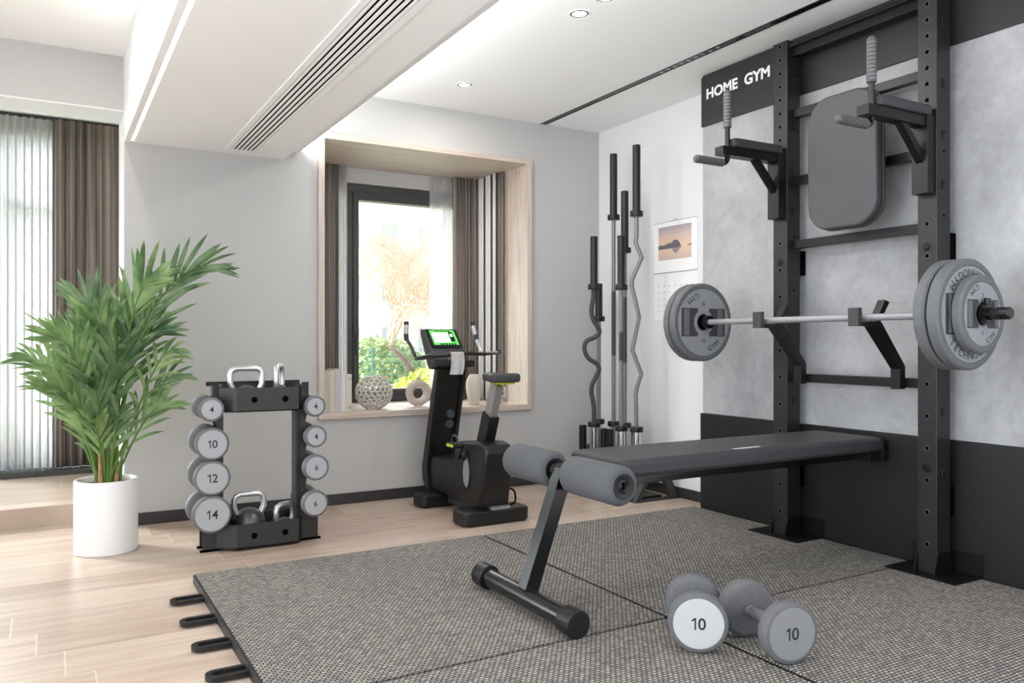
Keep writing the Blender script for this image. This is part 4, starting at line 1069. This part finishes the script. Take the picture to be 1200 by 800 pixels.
# ------------------------------------------------------------------ things on the sill
SZ = BZ0+.0005
def book(x0, w, h, y0, d, m, label, markm=False):
    t = thing('book', label, 'book', (x0+w/2, y0+d/2, SZ), 'upright books on the window sill')
    b = MB(); b.box(x0, x0+w, y0, y0+.004, SZ, SZ+h, .0012); b.box(x0, x0+.003, y0+.003, y0+d, SZ, SZ+h, .0008); b.box(x0+w-.003, x0+w, y0+.003, y0+d, SZ, SZ+h, .0008); obj('cover', b, m, t)
    b = MB(); b.box(x0+.0032, x0+w-.0032, y0+.004, y0+d-.006, SZ+.004, SZ+h-.004); obj('pages', b, PAGES, t)
    if markm:
        b = MB(); b.box(x0+w*.5, x0+w*.8, y0-.0004, y0, SZ+h*.84, SZ+h*.92); b.box(x0+w*.3, x0+w*.9, y0-.0004, y0, SZ+h*.06, SZ+h*.14); obj('spine_mark', b, TAN, t)
x = 1.585
for w, h, m, lab, mk in ((.042, .272, 0, 'taupe book leftmost on the window sill', 0), (.036, .280, 1, 'cream ribbed book, second from left on the window sill', 0), (.042, .288, 2, 'tallest mauve grey book, in the middle of the row on the sill', 0), (.035, .274, 3, 'white book beside the tallest one on the window sill', 0), (.041, .250, 4, 'shortest sand book at the right end of the row on the sill', 1)):
    book(x, w-.001, h, 5.25, .17, BOOKM[m], lab, mk); x += w
def lattice(cx, cy, cz, R, sz, label, seed, sub=3, th=.010, rim=None, jit=.25):
    r = random.Random(seed); bm = bmesh.new(); bmesh.ops.create_icosphere(bm, subdivisions=sub, radius=1)
    # dual cells: collapse to a foam-like net by joining face centres
    cen = {f.index: f.calc_center_median().normalized() for f in bm.faces}
    bm.faces.ensure_lookup_table(); bm.verts.ensure_lookup_table()
    out = bmesh.new(); vs = {}
    avg = 1.0/math.sqrt(len(bm.faces))
    for i, c in cen.items():
        c2 = (c + Vector((r.uniform(-1, 1), r.uniform(-1, 1), r.uniform(-1, 1)))*avg*jit*2).normalized(); vs[i] = out.verts.new((c2.x*R, c2.y*R, c2.z*R*sz))
    for v in bm.verts:
        if v.co.z < -.93: continue
        fs = list(v.link_faces); n = v.normal if v.normal.length > .5 else v.co
        n = v.co.normalized(); t1 = n.orthogonal().normalized(); t2 = n.cross(t1)
        fs.sort(key=lambda f: math.atan2((cen[f.index]-n).dot(t2), (cen[f.index]-n).dot(t1)))
        try: out.faces.new([vs[f.index] for f in fs])
        except ValueError: pass
    bm.free()
    for v in [v for v in out.verts if not v.link_faces]: out.verts.remove(v)
    t = thing('lattice_vase', label, 'vase', (cx, cy, cz))
    mb = MB(); mb.bm.free(); mb.bm = out
    o = obj('openwork_shell', mb, VASE2, t, loc=(0, 0, R*sz), local=True)
    md = o.modifiers.new('w', 'WIREFRAME'); md.thickness = th; md.use_even_offset = False
    md2 = o.modifiers.new('s', 'SUBSURF'); md2.levels = 1; md2.render_levels = 1
    b = MB(); b.lathe([(0, .0), (R*.42, .0), (R*.44, .006), (R*.36, .012), (0, .012)], (0, 0, 0), 'z', 32); obj('foot', b, VASE2, t, local=True)
    return t
lattice(1.966, 5.33, SZ, .126, .93, 'large round openwork cream vase on the window sill', 4, sub=3, th=.017)
lattice(2.935, 5.30, SZ, .066, 1.2, 'small oval openwork ornament at the right end of the sill', 6, sub=2, th=.012)
# ring vase
rv = thing('ring_vase', 'cream doughnut-shaped vase in the middle of the window sill', 'vase', (2.33, 5.40, SZ))
b = MB(); Rr, rr = .068, .028
b.tube([(2.33+Rr*math.cos(a), 5.40, SZ+.098+Rr*math.sin(a)) for a in [2*PI*k/48 for k in range(48)]], rr, 20, closed=True)
b.lathe([(0, .170), (.013, .175), (.013, .205), (.015, .213), (.010, .213), (.009, .19), (0, .188)], (2.33, 5.40, SZ), 'z', 24)
b.lathe([(0, 0), (.03, 0), (.026, .012), (0, .014)], (2.33, 5.40, SZ), 'z', 24)
obj('ring_body', b, VASE, rv, sharp=1.2)
# pampas
pm = MB(); r = random.Random(3)
s0 = Vector((2.33, 5.40, SZ+.17)); s2 = Vector((2.13, 5.38, SZ+.42))
path = [bez(s0, Vector((2.325, 5.40, SZ+.27)), s2, k/12) for k in range(13)]
pm.tube(path, .0018, 6)
for k in range(520):
    t = .35+.65*r.random(); p = bez(s0, Vector((2.325, 5.40, SZ+.27)), s2, t); d = Vector((-.55+r.uniform(-.5, .4), r.uniform(-.35, .35), .65+r.uniform(-.5, .4))).normalized()
    L = r.uniform(.035, .09)*(1.1-.4*t); pm.tube([p, p+d*L*.6, p+d*L+Vector((-.004, 0, -.006))], [.0011, .0010, .0003], 4)
tag(obj('pampas_stem', pm, PAMP, sharp=2), 'dried pampas plume standing in the doughnut-shaped vase', 'dried flower')
# tall fluted vase behind the saddle
vb = MB(); prof = [(0, 0), (.036, 0), (.040, .01), (.050, .07), (.058, .13), (.056, .18), (.040, .215), (.030, .228), (.026, .226), (.032, .21), (.03, .19), (0, .18)]
vb.lathe(prof, (0, 0, 0), 'z', 48)
for v in vb.bm.verts:
    a = math.atan2(v.co.y, v.co.x); k = 1+.07*math.sin(5*a+v.co.z*16); v.co.x *= k; v.co.y *= k
    v.co += Vector((2.745, 5.32, SZ))
tag(obj('fluted_vase', vb, VASE, sharp=1.2), 'tall twisted cream vase on the sill behind the bike', 'vase')

# ------------------------------------------------------------------ outside
GZ = -.5
b = MB(); b.box(-40, 80, 7.5, 90, GZ-.3, GZ); struct('ground', b, GRASS)
def building(name, label, x0, x1, y0, y1, h, m, floors, cols, balc):
    t = thing(name, label, 'building', ((x0+x1)/2, (y0+y1)/2, GZ), 'apartment blocks across the lawn')
    b = MB(); b.box(x0, x1, y0, y1, GZ, h); obj('walls', b, m, t)
    fh = (h-GZ)/floors; cw = (x1-x0)/cols
    for f in range(floors):
        for c in range(cols):
            xa = x0+cw*(c+.3); xb = x0+cw*(c+.7); za = GZ+fh*(f+.3); zb = GZ+fh*(f+.8)
            b = MB(); b.box(xa-.08, xb+.08, y0-.08, y0, za-.08, zb+.08); wf = obj('window', b, EXTB, t)
            b = MB(); b.box(xa, xb, y0-.10, y0-.081, za, zb); obj('pane', b, EXTG, wf)
        if balc and f % 2 == 0 or balc and f == floors-1:
            b = MB(); b.box(x0+cw*1.0, x1-cw*.4, y0-1.2, y0, GZ+fh*f+.0, GZ+fh*f+.15); b.box(x0+cw*1.0, x1-cw*.4, y0-1.2, y0-1.12, GZ+fh*f+.15, GZ+fh*f+1.0); obj('balcony', b, EXTB, t)
    b = MB(); b.box(x0-.3, x1+.3, y0-.3, y1+.3, h, h+.35); obj('roof', b, m, t)
building('apartment_building', 'pale apartment block seen at the left of the bay window', 12, 21.5, 46, 56, 15, EXTB, 5, 4, False)
building('apartment_building', 'pale apartment block with balconies at the right of the bay window', 22.5, 40, 40, 52, 17, EXTB, 6, 5, True)
def bare_tree(x, y, h, label, seed):
    r = random.Random(seed); b = MB()
    t = thing('bare_tree', label, 'tree', (x, y, GZ), 'bare trees outside the bay window')
    def br(p, d, L, rad, lev):
        q = p+d*L; mid = (p+q)/2+Vector((r.uniform(-1, 1), r.uniform(-1, 1), 0))*L*.06
        b.tube([p, mid, q], [rad, rad*.85, rad*.66], 6 if lev > 1 else 4, cap=False)
        if lev == 0: return
        for k in range(4 if lev > 3 else 3):
            a = r.uniform(0, 2*PI); sp = r.uniform(.5, 1.0); o = d.orthogonal().normalized(); o.rotate(Matrix.Rotation(a, 3, d))
            br(p+d*L*r.uniform(.55, 1.0), (d+o*sp+Vector((0, 0, .12))).normalized(), L*r.uniform(.62, .82), rad*.6, lev-1)
    br(Vector((x, y, GZ)), Vector((.05, 0, 1)), h*.26, h*.013, 6)
    obj('trunk_and_branches', b, BARK, t, sharp=2)
bare_tree(7.9, 20.5, 7.0, 'bare spreading tree seen through the left of the bay window glass', 2)
bare_tree(12.4, 26, 7.5, 'bare tree seen through the right of the bay window glass', 5)
def shrub(x, y, r0, h, m, label, seed, n=1400, ls=.07):
    r = random.Random(seed); b = MB()
    t = thing('shrub', label, 'shrub', (x, y, GZ), 'shrubs outside the bay window')
    for k in range(n):
        a, e = r.uniform(0, 2*PI), math.asin(r.uniform(-.2, 1)); q = r.uniform(.7, 1)
        p = Vector((x+r0*q*math.cos(a)*math.cos(e), y+r0*q*math.sin(a)*math.cos(e), GZ+h*.35+h*.65*q*math.sin(e)))
        d = Vector((r.uniform(-1, 1), r.uniform(-1, 1), r.uniform(-.3, 1))).normalized(); s = d.orthogonal().normalized()
        v = [b.bm.verts.new(p+w_) for w_ in (s*-ls*.4, d*ls*.8, s*ls*.4, d*-ls*.8)]; b.bm.faces.new(v)
    obj('foliage', b, m, t, sharp=2)
    b = MB()
    for k in range(5): b.cyl((x+r.uniform(-.1, .1), y+r.uniform(-.1, .1), GZ), (x+r.uniform(-.4, .4)*r0, y+r.uniform(-.4, .4)*r0, GZ+h*.6), .02, 6)
    obj('stems', b, BARK, t)
for i, (x_, y_, r_, h_, y2, lab) in enumerate(((6.3, 14.0, .8, 1.1, 1, 'yellow-green shrub low behind the openwork vase outside the window'), (8.0, 14.4, .9, 1.05, 1, 'yellow-green shrub outside the window beside the bike mast'),
        (8.0, 21, 1.3, 1.75, 0, 'green shrub behind the teal fence at the left outside the window'), (11.4, 22.5, 1.4, 1.8, 0, 'green shrub behind the teal fence in the middle outside the window'), (15.0, 23, 1.4, 1.7, 0, 'green shrub behind the teal fence at the right outside the window'))):
    shrub(x_, y_, r_, h_, SHRY if y2 else SHRB, lab, 40+i, 1700, .09 if y2 else .14)
fc = thing('wire_fence', 'teal wire fence across the lawn outside the bay window', 'fence', (10, 18, GZ))
for i in range(8):
    x_ = 5+i*1.6; b = MB(); b.cyl((x_, 18, GZ), (x_, 18, .95), .03, 8); obj('fence_post', b, TEAL, fc)
b = MB()
for k in range(10): b.tube([(5, 18, GZ+.05+k*.15), (16.2, 18, GZ+.05+k*.15)], .006, 4)
for k in range(75): b.tube([(5+k*.15, 18, GZ+.05), (5+k*.15, 18, .9)], .006, 4)
obj('wire_mesh', b, TEAL, fc)

# ------------------------------------------------------------------ light
w = bpy.data.worlds.new('sky'); scene.world = w; w.use_nodes = True; nt = w.node_tree
bg = nt.nodes['Background']; bg.inputs[0].default_value = (.92, .965, 1.03, 1)
tcw = nt.nodes.new('ShaderNodeTexCoord'); dt = nt.nodes.new('ShaderNodeVectorMath'); dt.operation = 'DOT_PRODUCT'
dt.inputs[1].default_value = Vector((-.55, .78, .30)).normalized(); nt.links.new(tcw.outputs['Generated'], dt.inputs[0])
mrw = nt.nodes.new('ShaderNodeMapRange'); mrw.interpolation_type = 'SMOOTHSTEP'
for i_, v_ in (('From Min', -.1), ('From Max', .95), ('To Min', 1.35), ('To Max', 5.8)): mrw.inputs[i_].default_value = v_
nt.links.new(dt.outputs['Value'], mrw.inputs['Value']); nt.links.new(mrw.outputs['Result'], bg.inputs[1])
sun = bpy.data.lights.new('hazy_sun', 'SUN'); sun.energy = 3.0; sun.angle = math.radians(16); sun.color = (1, 1, .99)
so = bpy.data.objects.new('hazy_sun', sun); col.objects.link(so)
dv = Vector((.60, -.62, -.50)).normalized(); so.rotation_euler = dv.to_track_quat('-Z', 'Y').to_euler()
for i, (x_, y_) in enumerate(((2.335, 4.66), (2.335, 3.36), (2.335, 3.14), (.24, 4.24))):
    l = bpy.data.lights.new('downlight_glow', 'AREA'); l.energy = 4; l.size = .07; l.shape = 'DISK'; l.color = (1, .95, .88)
    lo = bpy.data.objects.new('downlight_glow', l); col.objects.link(lo); lo.location = (x_, y_, ZC-.012)

# added fill light with ledge, unseen beside the soffit beam, to brighten the ceiling
b = MB(); b.box(1.314, 1.40, .3, YB-.01, 2.30, 2.312, .001); b.box(1.392, 1.40, .3, YB-.01, 2.312, 2.345, .001)
struct('added_fill_ledge', b, CEIL)
b = MB(); b.box(1.330, 1.384, .35, YB-.05, 2.3125, 2.318); struct('added_fill_strip', b, LED)
l = bpy.data.lights.new('added_fill_glow', 'AREA'); l.shape = 'RECTANGLE'; l.size = 4.8; l.size_y = .12; l.energy = 20; l.color = (.95, .98, 1)
lo = bpy.data.objects.new('added_fill_glow', l); col.objects.link(lo); lo.location = (1.40, 2.75, 2.34)
lo.rotation_euler = Matrix((Vector((0, 1, 0)), Vector((.6, 0, -.8)), Vector((-.8, 0, -.6)))).transposed().to_euler()

# ------------------------------------------------------------------ camera
cam = bpy.data.cameras.new('camera'); cam.sensor_width = 36; cam.lens = 942/1200*36; cam.clip_start = .05; cam.clip_end = 300
cam.shift_y = .5/1200
co = bpy.data.objects.new('camera', cam); col.objects.link(co); co.location = (0, 0, CAMH)
co.rotation_euler = (PI/2, 0, -math.radians(30)); scene.camera = co
scene.view_settings.view_transform = 'Standard'; scene.view_settings.look = 'None'; scene.view_settings.gamma = 1; scene.view_settings.use_curve_mapping = False
scene.view_settings.exposure = .5
